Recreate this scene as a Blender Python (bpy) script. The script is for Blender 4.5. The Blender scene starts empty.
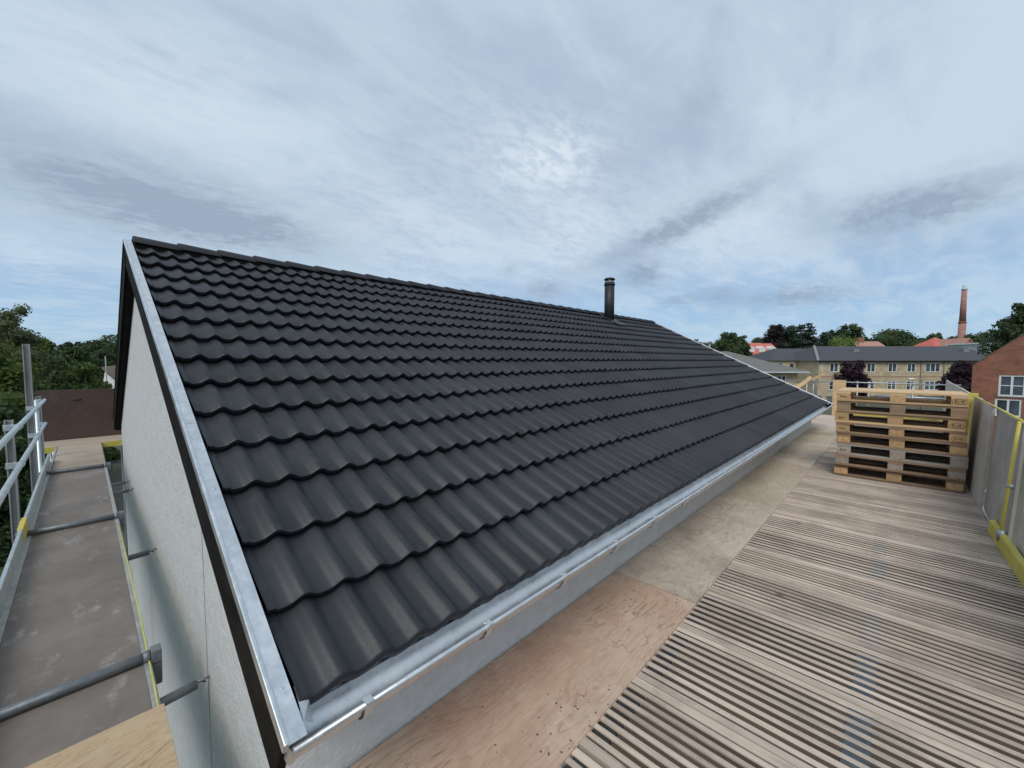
import bpy, math, random
import numpy as np
from mathutils import Matrix, Vector
random.seed(7); RNG = np.random.default_rng(7)
sc = bpy.context.scene
COL = sc.collection

# ------------------------------------------------------------------ camera
FPX = 408.0
YAW = math.radians(43.6); PITCH = math.atan(23/FPX)
F = Vector((math.cos(YAW)*math.cos(PITCH), math.sin(YAW)*math.cos(PITCH), -math.sin(PITCH)))
RT = Vector((math.sin(YAW), -math.cos(YAW), 0)); UP = RT.cross(F)
def ray(u, v):
    return (F*FPX + RT*(u-512) - UP*(v-384)).normalized()
def far(u, v, D):                      # the point at depth D (metres along the view) on a bearing
    d = ray(u, v); return d*(D/d.dot(F))
cd = bpy.data.cameras.new('camera'); cam = bpy.data.objects.new('camera', cd); COL.objects.link(cam)
cd.sensor_width = 36; cd.lens = FPX/1024*36; cd.clip_start = .02; cd.clip_end = 5000
cam.matrix_world = Matrix(((RT.x, UP.x, -F.x, 0), (RT.y, UP.y, -F.y, 0), (RT.z, UP.z, -F.z, 0), (0, 0, 0, 1)))
sc.camera = cam
sc.view_settings.view_transform = 'Standard'; sc.view_settings.look = 'None'
sc.view_settings.exposure = 0.40; sc.view_settings.gamma = 1.0; sc.view_settings.use_curve_mapping = False

# ------------------------------------------------------------------ sun and sky
SUNV = Vector((-.58, -.34, .74)).normalized()
sl = bpy.data.lights.new('sun', 'SUN'); sl.energy = 1.5; sl.angle = math.radians(32); sl.color = (1, .96, .90)
so = bpy.data.objects.new('sun', sl); COL.objects.link(so); so.rotation_euler = SUNV.to_track_quat('Z', 'Y').to_euler()
world = bpy.data.worlds.new('World'); sc.world = world; world.use_nodes = True
def build_world():
    nt = world.node_tree; N = nt.nodes; Lk = nt.links; N.clear()
    def nd(t, **k):
        n = N.new(t)
        for a, b in k.items(): setattr(n, a, b)
        return n
    def m(op, a, b=None, clamp=False, c=None):
        n = nd('ShaderNodeMath', operation=op, use_clamp=clamp)
        for i, x in enumerate((a, b, c)):
            if x is None: continue
            if isinstance(x, (int, float)): n.inputs[i].default_value = x
            else: Lk.new(x, n.inputs[i])
        return n.outputs[0]
    tc = nd('ShaderNodeTexCoord'); sp = nd('ShaderNodeSeparateXYZ'); Lk.new(tc.outputs['Generated'], sp.inputs[0])
    x, y, z = sp.outputs
    zz = m('ADD', m('MAXIMUM', z, 0.0), .16)
    px = m('DIVIDE', x, zz); py = m('DIVIDE', y, zz)
    cb = nd('ShaderNodeCombineXYZ'); Lk.new(px, cb.inputs[0]); Lk.new(py, cb.inputs[1])
    def noise(scale, detail=6, rough=.55, dist=0.0, rot=0, sx=1, sy=1, off=0):
        mp = nd('ShaderNodeMapping'); mp.inputs['Rotation'].default_value[2] = rot
        mp.inputs['Scale'].default_value = (sx, sy, 1); mp.inputs['Location'].default_value = (off, off*.7, off)
        Lk.new(cb.outputs[0], mp.inputs[0])
        n = nd('ShaderNodeTexNoise'); n.inputs['Scale'].default_value = scale; n.inputs['Detail'].default_value = detail
        n.inputs['Roughness'].default_value = rough; n.inputs['Distortion'].default_value = dist
        Lk.new(mp.outputs[0], n.inputs['Vector']); return n.outputs[0]
    def mr(v, a, b, c=0., d=1.):
        n = nd('ShaderNodeMapRange', interpolation_type='SMOOTHSTEP')
        for i, q in enumerate((a, b, c, d)): n.inputs[i+1].default_value = q
        Lk.new(v, n.inputs[0]); return n.outputs[0]
    def mix(f, a, b):
        n = nd('ShaderNodeMix', data_type='RGBA')
        if isinstance(f, float): n.inputs[0].default_value = f
        else: Lk.new(f, n.inputs[0])
        for i, q in ((6, a), (7, b)):
            if isinstance(q, tuple): n.inputs[i].default_value = (*q, 1)
            else: Lk.new(q, n.inputs[i])
        return n.outputs[2]
    az = m('ARCTAN2', y, x); el = m('ARCSINE', z)
    n1 = noise(9, 9, .68); n2 = noise(9, 9, .68, off=9); rip = noise(13, 7, .6, .4, rot=.9, sx=1, sy=1.8, off=5)
    azd = m('ADD', az, m('MULTIPLY', m('SUBTRACT', n1, .5), .10)); eld = m('ADD', el, m('MULTIPLY', m('SUBTRACT', n2, .5), .075))
    def blob(u0, v0, u1, v1, w, amp=1.0, edge=1.0):          # a cloud bank between two bearings, w = half thickness in px
        a, b = ray(u0, v0), ray(u1, v1)
        A = Vector((math.atan2(a.y, a.x), math.asin(a.z))); B = Vector((math.atan2(b.y, b.x), math.asin(b.z)))
        Cn = (A+B)/2; d = B-A; L = max(d.length/2, .01); t = d.normalized() if d.length > 1e-4 else Vector((1, 0))
        hw = w/430.0
        da = m('SUBTRACT', azd, Cn.x); de = m('SUBTRACT', eld, Cn.y)
        p = m('ADD', m('MULTIPLY', da, t.x), m('MULTIPLY', de, t.y)); q = m('SUBTRACT', m('MULTIPLY', de, t.x), m('MULTIPLY', da, t.y))
        r2 = m('ADD', m('POWER', m('ABSOLUTE', m('DIVIDE', p, L+hw*.5)), 2.0), m('POWER', m('ABSOLUTE', m('DIVIDE', q, hw)), 2.0))
        return m('MULTIPLY', m('EXPONENT', m('MULTIPLY', r2, -1.1)), amp)
    def total(bl):
        s = None
        for b in bl: s = blob(*b) if s is None else m('ADD', s, blob(*b))
        return s
    darks = total([(-60, 140, 290, 232, 34, 1.0), (100, 190, 340, 248, 18, .6), (600, 262, 770, 178, 12, 1.2), (690, 105, 700, 118, 34, .55), (630, 278, 655, 272, 13, 1.2),
                   (530, 290, 560, 288, 9, .7), (700, 296, 730, 294, 7, .75), (740, 300, 860, 292, 8, .9), (832, 226, 1000, 186, 16, 1.25), (600, 160, 630, 156, 14, .4), (660, 303, 690, 300, 5, .7), (505, 270, 515, 270, 7, .5)])
    brights = total([(510, 160, 600, 155, 26, .8), (540, 245, 590, 236, 36, .55), (330, 200, 470, 260, 55, .5), (0, 250, 60, 262, 20, .5), (40, 60, 260, 120, 55, .5), (420, 100, 620, 190, 60, .45), (150, 265, 300, 245, 22, .4), (640, 240, 800, 225, 40, .4)])
    big = noise(.75, 5, .5, .3, rot=.6, sx=1, sy=1.6, off=3.1)
    fine = noise(2.6, 9, .6, .6, rot=.5, sx=1, sy=2.2, off=1.3)
    veil = mr(m('ADD', m('MULTIPLY', big, .68), m('MULTIPLY', fine, .32)), .37, .60)
    c = mix(veil, (.325, .41, .515), (.45, .54, .62))
    # clear blue gaps low over both horizons, thinning of the veil with height
    low = mr(el, .03, .33, 1., 0.)
    gap = m('MULTIPLY', low, mr(fine, .36, .62, 1., .5))
    sky = nd('ShaderNodeTexSky', sky_type='NISHITA'); sky.sun_disc = False
    sky.sun_elevation = math.asin(SUNV.z); sky.sun_rotation = math.atan2(SUNV.x, SUNV.y)
    sky.altitude = 30; sky.air_density = 1.0; sky.dust_density = .6; sky.ozone_density = 1.2
    c = mix(m('MULTIPLY', gap, .88), c, mix(mr(el, 0., .16), (.25, .42, .60), (.19, .345, .56)))
    c = mix(m('MULTIPLY', m('MULTIPLY', brights, .85), mr(rip, .36, .6, .35, 1.), clamp=True), c, (.56, .62, .68))
    fd = m('MULTIPLY', m('MULTIPLY', darks, mr(fine, .3, .55, .55, 1.)), mr(rip, .32, .60, .72, 1.05), clamp=True)
    c = mix(m('MULTIPLY', fd, .85), c, (.215, .28, .37))
    bgA = nd('ShaderNodeBackground'); Lk.new(c, bgA.inputs[0]); bgA.inputs[1].default_value = 1.0
    bgB = nd('ShaderNodeBackground'); Lk.new(sky.outputs[0], bgB.inputs[0]); bgB.inputs[1].default_value = .1
    ms = nd('ShaderNodeMixShader')
    # the cloud veil opens by this much: more near the horizon, never through a dark bank
    op = m('MULTIPLY', m('ADD', m('MULTIPLY', gap, .10), .06), m('SUBTRACT', 1., m('MULTIPLY', fd, .9)), clamp=True)
    Lk.new(op, ms.inputs[0]); Lk.new(bgA.outputs[0], ms.inputs[1]); Lk.new(bgB.outputs[0], ms.inputs[2])
    o = nd('ShaderNodeOutputWorld'); Lk.new(ms.outputs[0], o.inputs[0])
build_world()

# ------------------------------------------------------------------ materials
def material(name):
    m = bpy.data.materials.new(name); m.use_nodes = True
    return m, m.node_tree, m.node_tree.nodes['Principled BSDF']
def coord(nt, scale=(1, 1, 1), rnd=True, rot=(0, 0, 0)):
    tc = nt.nodes.new('ShaderNodeTexCoord'); mp = nt.nodes.new('ShaderNodeMapping')
    mp.inputs['Scale'].default_value = scale; mp.inputs['Rotation'].default_value = rot
    nt.links.new(tc.outputs['Object'], mp.inputs[0])
    if rnd:
        oi = nt.nodes.new('ShaderNodeObjectInfo'); mu = nt.nodes.new('ShaderNodeMath'); mu.operation = 'MULTIPLY'; mu.inputs[1].default_value = 37.
        nt.links.new(oi.outputs['Random'], mu.inputs[0]); nt.links.new(mu.outputs[0], mp.inputs['Location'])
    return mp.outputs[0]
def tnoise(nt, vec, scale, detail=5, rough=.6, dist=0):
    n = nt.nodes.new('ShaderNodeTexNoise'); n.inputs['Scale'].default_value = scale; n.inputs['Detail'].default_value = detail
    n.inputs['Roughness'].default_value = rough; n.inputs['Distortion'].default_value = dist
    nt.links.new(vec, n.inputs['Vector']); return n.outputs[0]
def rng(nt, v, a, b, c=0., d=1.):
    n = nt.nodes.new('ShaderNodeMapRange')
    for i, q in enumerate((a, b, c, d)): n.inputs[i+1].default_value = q
    nt.links.new(v, n.inputs[0]); return n.outputs[0]
def cmix(nt, f, a, b, blend='MIX'):
    n = nt.nodes.new('ShaderNodeMix'); n.data_type = 'RGBA'; n.blend_type = blend
    if isinstance(f, (int, float)): n.inputs[0].default_value = f
    else: nt.links.new(f, n.inputs[0])
    for i, q in ((6, a), (7, b)):
        if isinstance(q, tuple): n.inputs[i].default_value = (*q, 1)
        else: nt.links.new(q, n.inputs[i])
    return n.outputs[2]
def mth(nt, op, a, b=None, clamp=False):
    n = nt.nodes.new('ShaderNodeMath'); n.operation = op; n.use_clamp = clamp
    for i, x in enumerate((a, b)):
        if x is None: continue
        if isinstance(x, (int, float)): n.inputs[i].default_value = x
        else: nt.links.new(x, n.inputs[i])
    return n.outputs[0]
def bump(nt, bs, h, strength=.3, dist=.01):
    b = nt.nodes.new('ShaderNodeBump'); b.inputs['Strength'].default_value = strength; b.inputs['Distance'].default_value = dist
    nt.links.new(h, b.inputs['Height']); nt.links.new(b.outputs[0], bs.inputs['Normal'])
def pbr(name, c1, c2, scale=4, rough=.7, metal=0., bs=.0, bscale=40, stretch=(1, 1, 1), r2=None, rand=0., spec=.5):
    m, nt, b = material(name); v = coord(nt, stretch)
    n = tnoise(nt, v, scale, 7, .62); c = cmix(nt, rng(nt, n, .33, .67), c1, c2)
    if rand:
        oi = nt.nodes.new('ShaderNodeObjectInfo'); g = rng(nt, oi.outputs['Random'], 0, 1, 1-rand, 1+rand)
        cc = nt.nodes.new('ShaderNodeCombineColor'); [nt.links.new(g, cc.inputs[i]) for i in range(3)]
        c = cmix(nt, 1., c, cc.outputs[0], 'MULTIPLY')
    nt.links.new(c, b.inputs['Base Color'])
    n2 = tnoise(nt, v, bscale, 4, .6)
    nt.links.new(rng(nt, n2, .3, .7, rough-.08, min(1, rough+.1)), b.inputs['Roughness'])
    b.inputs['Metallic'].default_value = metal; b.inputs['Specular IOR Level'].default_value = spec
    if bs: bump(nt, b, n2, bs, .006)
    return m
def wood(name, c1, c2, axis=0, rough=.78, grain=26, dirt=.35, dirtcol=(.10, .09, .08), rand=.12, knots=True, island=0.):
    m, nt, b = material(name)
    st = [1, 1, 1]; st[axis] = .06
    v = coord(nt, tuple(st)); n = tnoise(nt, v, grain, 6, .65, .4)
    c = cmix(nt, rng(nt, n, .3, .7), c1, c2)
    v2 = coord(nt); d = tnoise(nt, v2, 2.3, 8, .68)
    c = cmix(nt, rng(nt, d, .48, .8, 0, dirt*1.5), c, dirtcol)
    if knots:
        vo = nt.nodes.new('ShaderNodeTexVoronoi'); vo.inputs['Scale'].default_value = 3.2; vo.inputs['Randomness'].default_value = 1
        st2 = [1.6, 1.6, 1.6]; st2[axis] = .8; nt.links.new(coord(nt, tuple(st2)), vo.inputs['Vector'])
        c = cmix(nt, rng(nt, vo.outputs['Distance'], .03, .09, .7, 0), c, (.09, .055, .035))
    oi = nt.nodes.new('ShaderNodeObjectInfo'); g = rng(nt, oi.outputs['Random'], 0, 1, 1-rand, 1+rand)
    cc = nt.nodes.new('ShaderNodeCombineColor'); [nt.links.new(g, cc.inputs[i]) for i in range(3)]
    c = cmix(nt, 1., c, cc.outputs[0], 'MULTIPLY')
    if island:
        ge = nt.nodes.new('ShaderNodeNewGeometry'); g2 = rng(nt, ge.outputs['Random Per Island'], 0, 1, 1-island, 1+island)
        c2_ = nt.nodes.new('ShaderNodeCombineColor'); [nt.links.new(g2, c2_.inputs[i]) for i in range(3)]
        c = cmix(nt, 1., c, c2_.outputs[0], 'MULTIPLY')
    nt.links.new(c, b.inputs['Base Color']); b.inputs['Roughness'].default_value = rough; b.inputs['Specular IOR Level'].default_value = .1 if 'black' in name else .3
    bump(nt, b, n, .35, .003); return m
def plywood(name, ca, cb, line, axis=0, blotch=(.3, .26, .22), spots=.0, lines=.5, freq=11):
    m, nt, b = material(name)
    st = [2.6, 2.6, 2.6]; st[axis] = .9
    v = coord(nt, tuple(st)); n = tnoise(nt, v, 1.3, 4, .55, 1.1)
    w = mth(nt, 'PINGPONG', mth(nt, 'MULTIPLY', n, freq), .5)
    f = tnoise(nt, coord(nt, (1, 1, 1)), 3.1, 8, .65)
    c = cmix(nt, rng(nt, f, .3, .7), ca, cb)
    ln = rng(nt, w, .0, .13, 1, 0)
    ln = mth(nt, 'MULTIPLY', ln, rng(nt, tnoise(nt, coord(nt), 2.0, 3), .38, .6, .1, lines))
    c = cmix(nt, ln, c, line)
    f2 = tnoise(nt, coord(nt), 1.3, 9, .7)
    c = cmix(nt, rng(nt, f2, .5, .72, 0, .75), c, blotch)
    f3 = tnoise(nt, coord(nt, (1.3, 1.3, 1)), 2.4, 9, .72)
    c = cmix(nt, rng(nt, f3, .55, .72, 0, .45), c, tuple(min(.7, x*1.25+.06) for x in cb))
    st = [60, 60, 60]; st[axis] = 5
    g = tnoise(nt, coord(nt, tuple(st)), 1.5, 3)
    c = cmix(nt, rng(nt, g, .45, .8, 0, .35), c, line)
    if spots:
        vo = nt.nodes.new('ShaderNodeTexVoronoi'); vo.inputs['Scale'].default_value = 26; nt.links.new(coord(nt), vo.inputs['Vector'])
        ms = mth(nt, 'MULTIPLY', rng(nt, vo.outputs['Distance'], .10, .16, 1, 0), rng(nt, tnoise(nt, coord(nt), 1.7, 2), .56, .60, 0, spots))
        c = cmix(nt, ms, c, (.05, .04, .035))
    nt.links.new(c, b.inputs['Base Color']); b.inputs['Roughness'].default_value = .75; b.inputs['Specular IOR Level'].default_value = .3
    bump(nt, b, g, .25, .002); return m
def scuffed(name, base, base2, scuff, amt=.6, rough=.6):
    m, nt, b = material(name)
    c = cmix(nt, rng(nt, tnoise(nt, coord(nt), 2.2, 9, .7), .3, .7), base, base2)
    s = tnoise(nt, coord(nt, (2.4, 1.0, 1), rot=(0, 0, .5)), 3.0, 7, .62)
    s2 = tnoise(nt, coord(nt, (9, 30, 5), rot=(0, 0, .4)), 1.4, 5, .6)
    k = mth(nt, 'MULTIPLY', rng(nt, s, .57, .74, 0, amt), rng(nt, s2, .35, .65, .25, 1.))
    c = cmix(nt, k, c, scuff)
    nt.links.new(c, b.inputs['Base Color']); b.inputs['Roughness'].default_value = rough
    bump(nt, b, tnoise(nt, coord(nt), 160, 3), .25, .002); return m
def plaster():
    m, nt, b = material('rough_plaster')
    a = tnoise(nt, coord(nt, (1, .8, 1.2), rnd=False), 9, 8, .66, .8); d = tnoise(nt, coord(nt, (1, .6, 1.3), rnd=False), 42, 5, .6, .5)
    c = cmix(nt, rng(nt, a, .32, .68), (.53, .525, .515), (.66, .655, .645))
    c = cmix(nt, rng(nt, d, .42, .62, .0, .30), c, (.70, .70, .69))
    nt.links.new(c, b.inputs['Base Color']); b.inputs['Roughness'].default_value = .82; b.inputs['Specular IOR Level'].default_value = .3
    h = mth(nt, 'ADD', mth(nt, 'MULTIPLY', a, 1.2), d); bump(nt, b, h, .5, .012); return m
def galv(name='galvanised_steel', c1=(.55, .565, .58), c2=(.76, .77, .78), rough=.33, vs=55):
    m, nt, b = material(name)
    vo = nt.nodes.new('ShaderNodeTexVoronoi'); vo.inputs['Scale'].default_value = vs; nt.links.new(coord(nt), vo.inputs['Vector'])
    n = tnoise(nt, coord(nt), 9, 6, .65)
    f = mth(nt, 'ADD', mth(nt, 'MULTIPLY', vo.outputs['Color'], .16), mth(nt, 'MULTIPLY', n, .84))
    c = cmix(nt, rng(nt, f, .3, .65), c1, c2); nt.links.new(c, b.inputs['Base Color'])
    nt.links.new(rng(nt, f, .3, .7, rough-.08, rough+.14), b.inputs['Roughness']); b.inputs['Metallic'].default_value = .85
    bump(nt, b, n, .15, .004); return m
def brick(name, c1, c2, mortar, w=.24, h=.075):
    m, nt, b = material(name)
    tc = nt.nodes.new('ShaderNodeTexCoord'); s = nt.nodes.new('ShaderNodeSeparateXYZ'); nt.links.new(tc.outputs['Object'], s.inputs[0])
    cb = nt.nodes.new('ShaderNodeCombineXYZ'); nt.links.new(mth(nt, 'ADD', s.outputs[0], s.outputs[1]), cb.inputs[0]); nt.links.new(s.outputs[2], cb.inputs[1])
    br = nt.nodes.new('ShaderNodeTexBrick'); nt.links.new(cb.outputs[0], br.inputs['Vector'])
    br.inputs['Scale'].default_value = 1; br.inputs['Brick Width'].default_value = w; br.inputs['Row Height'].default_value = h; br.inputs['Mortar Size'].default_value = .008
    br.inputs['Color1'].default_value = (*c1, 1); br.inputs['Color2'].default_value = (*c2, 1); br.inputs['Mortar'].default_value = (*mortar, 1)
    n = tnoise(nt, coord(nt, (.6, .6, 1)), 1.6, 8, .7)
    k = rng(nt, n, .3, .7, .68, 1.25); cc = nt.nodes.new('ShaderNodeCombineColor'); [nt.links.new(k, cc.inputs[i]) for i in range(3)]
    n2 = tnoise(nt, coord(nt, (1.2, 1.2, 9)), 1.4, 4, .7)
    c = cmix(nt, rng(nt, n2, .45, .7, 0, .5), br.outputs['Color'], c2)
    c = cmix(nt, 1., c, cc.outputs[0], 'MULTIPLY')
    nt.links.new(c, b.inputs['Base Color']); b.inputs['Roughness'].default_value = .85; return m
def rooftex(name, c1, c2, row=.3, scale=3):
    m, nt, b = material(name)
    n = tnoise(nt, coord(nt), scale, 6, .7); c = cmix(nt, rng(nt, n, .3, .7), c1, c2)
    nt.links.new(c, b.inputs['Base Color']); b.inputs['Roughness'].default_value = .75
    wv = nt.nodes.new('ShaderNodeTexWave'); wv.bands_direction = 'Z'; wv.wave_profile = 'SAW'; wv.inputs['Scale'].default_value = .314/row*2; nt.links.new(coord(nt, rnd=False), wv.inputs['Vector'])
    bump(nt, b, wv.outputs['Fac'], .5, .05); return m
def leafmat(name, c1, c2, c3, nscale=.5):
    m, nt, b = material(name)
    g = nt.nodes.new('ShaderNodeNewGeometry')
    n = tnoise(nt, coord(nt), nscale, 4, .6)
    c = cmix(nt, rng(nt, n, .35, .65), c1, c2); c = cmix(nt, rng(nt, g.outputs['Random Per Island'], .2, 1, 0, .75), c, c3)
    nt.links.new(c, b.inputs['Base Color']); b.inputs['Roughness'].default_value = .65; b.inputs['Specular IOR Level'].default_value = .25
    tr = nt.nodes.new('ShaderNodeBsdfTranslucent'); nt.links.new(c, tr.inputs[0]); mx = nt.nodes.new('ShaderNodeMixShader'); mx.inputs[0].default_value = .25
    nt.links.new(b.outputs[0], mx.inputs[1]); nt.links.new(tr.outputs[0], mx.inputs[2]); nt.links.new(mx.outputs[0], nt.nodes['Material Output'].inputs[0]); return m
def tilemat():
    m, nt, b = material('black_concrete_tile')
    n = tnoise(nt, coord(nt, rnd=False), 1.1, 7, .65); d = tnoise(nt, coord(nt, (1, 3, 3), rnd=False), 60, 3, .6)
    c = cmix(nt, rng(nt, n, .3, .7), (.018, .019, .022), (.031, .032, .037))
    # tile to tile difference: a random tone per tile across and per course
    tc = nt.nodes.new('ShaderNodeTexCoord'); s = nt.nodes.new('ShaderNodeSeparateXYZ'); nt.links.new(tc.outputs['Object'], s.inputs[0])
    ix = mth(nt, 'FLOOR', mth(nt, 'DIVIDE', mth(nt, 'ADD', s.outputs[0], 0), .279)); iz = mth(nt, 'FLOOR', mth(nt, 'DIVIDE', mth(nt, 'ADD', s.outputs[1], 0.0), .281))
    cb = nt.nodes.new('ShaderNodeCombineXYZ'); nt.links.new(ix, cb.inputs[0]); nt.links.new(iz, cb.inputs[1])
    wn = nt.nodes.new('ShaderNodeTexWhiteNoise'); wn.noise_dimensions = '2D'; nt.links.new(cb.outputs[0], wn.inputs['Vector'])
    g = rng(nt, wn.outputs['Value'], 0, 1, .84, 1.18); cc = nt.nodes.new('ShaderNodeCombineColor'); [nt.links.new(g, cc.inputs[i]) for i in range(3)]
    c = cmix(nt, 1., c, cc.outputs[0], 'MULTIPLY')
    dust = tnoise(nt, coord(nt, rnd=False), 15, 8, .75)
    c = cmix(nt, rng(nt, dust, .58, .82, 0, .4), c, (.12, .115, .105))
    nt.links.new(c, b.inputs['Base Color']); nt.links.new(rng(nt, d, .3, .7, .43, .54), b.inputs['Roughness'])
    b.inputs['Specular IOR Level'].default_value = .38
    bump(nt, b, d, .12, .002); return m
def glass(name='window_glass', c=(.03, .04, .05)):
    m, nt, b = material(name); n = tnoise(nt, coord(nt), .9, 3)
    nt.links.new(cmix(nt, rng(nt, n, .4, .6), c, tuple(3*x for x in c)), b.inputs['Base Color'])
    b.inputs['Roughness'].default_value = .06; b.inputs['Specular IOR Level'].default_value = .6; return m

M = dict(
    tile=tilemat(), plaster=plaster(), galv=galv(), tube=galv('scaffold_tube_zinc', (.34, .37, .40), (.50, .53, .56), .48, 30),
    rail=galv('rail_tube_zinc', (.46, .52, .55), (.62, .68, .70), .5, 30),
    oldpost=pbr('weathered_zinc_post', (.19, .20, .20), (.36, .37, .37), 9, .6, .35, .3, 60, (3, 3, .4)),
    fascia=wood('black_painted_fascia', (.006, .0055, .005), (.015, .013, .011), 1, .8, 20, .3, (.05, .045, .04), 0, False),
    darktube=pbr('dark_scaffold_tube', (.13, .145, .155), (.26, .28, .30), 8, .5, .5, .2, 50),
    deck=scuffed('film_faced_deck', (.14, .118, .10), (.24, .205, .178), (.52, .50, .48), .85),
    brownpanel=scuffed('brown_film_faced_board', (.060, .034, .026), (.085, .050, .040), (.26, .23, .21), .28, .5),
    alu=pbr('deck_edge_aluminium', (.36, .36, .34), (.52, .51, .48), 12, .5, .5, .2, 60),
    yellow=pbr('yellow_paint', (.50, .40, .05), (.62, .53, .12), 7, .55, 0, .15, 60),
    paleyellow=pbr('yellow_edge_strip', (.50, .50, .12), (.62, .60, .22), 15, .6),
    newply=plywood('new_pine_plywood', (.50, .36, .22), (.58, .44, .29), (.30, .17, .08), 0, (.42, .33, .24), 0, .8, 20),
    newply2=plywood('dusty_pine_plywood', (.36, .29, .22), (.44, .36, .28), (.24, .17, .11), 0, (.30, .26, .22), 0, .5, 12),
    plyA=plywood('reddish_birch_plywood', (.50, .355, .26), (.60, .46, .35), (.24, .12, .08), 0, (.42, .235, .165), .9, .95, 15),
    plyB=plywood('greyed_birch_plywood', (.50, .405, .32), (.60, .505, .415), (.27, .19, .14), 0, (.215, .185, .15), .3, .6, 9),
    plyC=plywood('dirty_birch_plywood', (.42, .345, .26), (.54, .455, .35), (.24, .17, .12), 0, (.21, .17, .13), .2, .4, 8),
    slat=wood('weathered_deck_slat', (.40, .315, .25), (.62, .52, .43), 1, .8, 34, .55, (.20, .165, .14), .12, True, .22),
    bed=wood('shade_toned_groove_bed', (.042, .028, .019), (.105, .075, .054), 1, .9, 20, .5, (.05, .045, .04), .1, False),  # dark brown wood; shade between the slats is put into this colour
    bearer=pbr('blue_grey_bearer', (.038, .044, .050), (.085, .095, .105), 20, .6, .1),
    blackbearer=pbr('black_rubber_bearer', (.012, .012, .012), (.03, .03, .03), 20, .6),
    pinenew=wood('fresh_pallet_pine', (.58, .38, .20), (.70, .50, .30), 1, .7, 22, .15, (.35, .24, .14), .08),
    pinemid=wood('tan_pallet_pine', (.42, .27, .14), (.54, .37, .21), 1, .75, 22, .4, (.18, .13, .09), .1),
    pineold=wood('grey_brown_pallet_pine', (.24, .15, .09), (.38, .26, .165), 1, .8, 24, .4, (.11, .09, .075), .1),
    pinegrey=wood('silver_grey_pallet_pine', (.27, .235, .20), (.39, .345, .30), 1, .8, 24, .4, (.14, .125, .11), .1),
    chipblock=pbr('pressed_chip_block', (.42, .25, .12), (.60, .39, .20), 30, .85, 0, .4, 90, rand=.2),
    greyblock=pbr('grey_chip_block', (.28, .225, .175), (.42, .35, .28), 30, .85, 0, .4, 90, rand=.15),
    stamp=pbr('burnt_stamp', (.05, .03, .02), (.09, .055, .035), 30, .9),
    greyboard=scuffed('grey_weathered_shuttering_board', (.42, .375, .32), (.62, .57, .50), (.78, .76, .72), .95, .75),
    greyboard2=scuffed('brown_weathered_shuttering_board', (.30, .27, .24), (.46, .425, .385), (.60, .58, .56), .9, .75),
    yellowbrick=brick('yellow_brick', (.54, .44, .27), (.42, .335, .20), (.46, .41, .32)),
    redbrick=brick('red_brick', (.34, .115, .06), (.23, .075, .042), (.26, .19, .15)),
    towerbrick=brick('pale_red_tower_brick', (.40, .17, .13), (.33, .13, .10), (.40, .28, .24)),
    slate=rooftex('dark_slate_roofing', (.045, .048, .056), (.065, .068, .078)),
    greyroof=rooftex('lichened_fibre_cement', (.10, .10, .09), (.19, .185, .17), .35, 5),
    redroof=rooftex('red_clay_tiles', (.46, .10, .07), (.60, .17, .12)), pinkroof=rooftex('faded_clay_tiles', (.36, .17, .13), (.46, .25, .20)),
    brownroof=rooftex('brown_thatch', (.11, .085, .06), (.17, .13, .095)),
    white=pbr('white_window_paint', (.66, .66, .62), (.76, .76, .72), 3, .5), offwhite=pbr('whitewashed_wall', (.6, .6, .57), (.72, .72, .69), 2, .8),
    lead=pbr('pale_lead_flashing', (.20, .205, .21), (.28, .285, .29), 4, .5, .2), glass=glass(), palesheet=pbr('pale_roof_sheet', (.40, .45, .47), (.50, .55, .57), 1, .6),
    chim=pbr('dark_slate_flue_cladding', (.014, .015, .016), (.028, .029, .031), 14, .55, .1, .2, 60), steel=pbr('bright_flue_steel', (.5, .5, .5), (.6, .6, .6), 5, .3, .9),
    bark=pbr('bark', (.06, .045, .033), (.12, .095, .07), 6, .9, 0, .6, 20, (1, 1, .3)),
    grass=pbr('rough_grass', (.035, .06, .018), (.07, .09, .03), .6, .95, 0, .6, 8), ground=pbr('worn_ground', (.05, .065, .03), (.11, .10, .075), .12, .95, 0, .5, 4),
    hill=leafmat('wooded_slope', (.02, .035, .014), (.035, .055, .02), (.045, .065, .028), .05),
    fence=wood('grey_fence_board', (.16, .155, .14), (.26, .25, .23), 0, .85, 20, .3),
    leafdark=leafmat('dark_broadleaf', (.030, .055, .020), (.052, .086, .029), (.085, .12, .05)),
    leafmid=leafmat('mid_green_leaf', (.06, .10, .022), (.10, .15, .035), (.14, .19, .055)),
    leaflight=leafmat('light_green_leaf', (.10, .16, .035), (.14, .20, .05), (.20, .26, .08)),
    leafolive=leafmat('olive_ash_leaf', (.07, .09, .035), (.10, .12, .05), (.16, .17, .085)),
    leafblue=leafmat('blue_green_conifer', (.026, .045, .028), (.040, .064, .040), (.06, .09, .058)),
    leafpurple=leafmat('copper_beech_leaf', (.022, .010, .018), (.034, .016, .026), (.05, .025, .036)),
    leafbrownred=leafmat('dark_copper_beech', (.020, .014, .016), (.03, .022, .02), (.04, .032, .026)),
)

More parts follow.
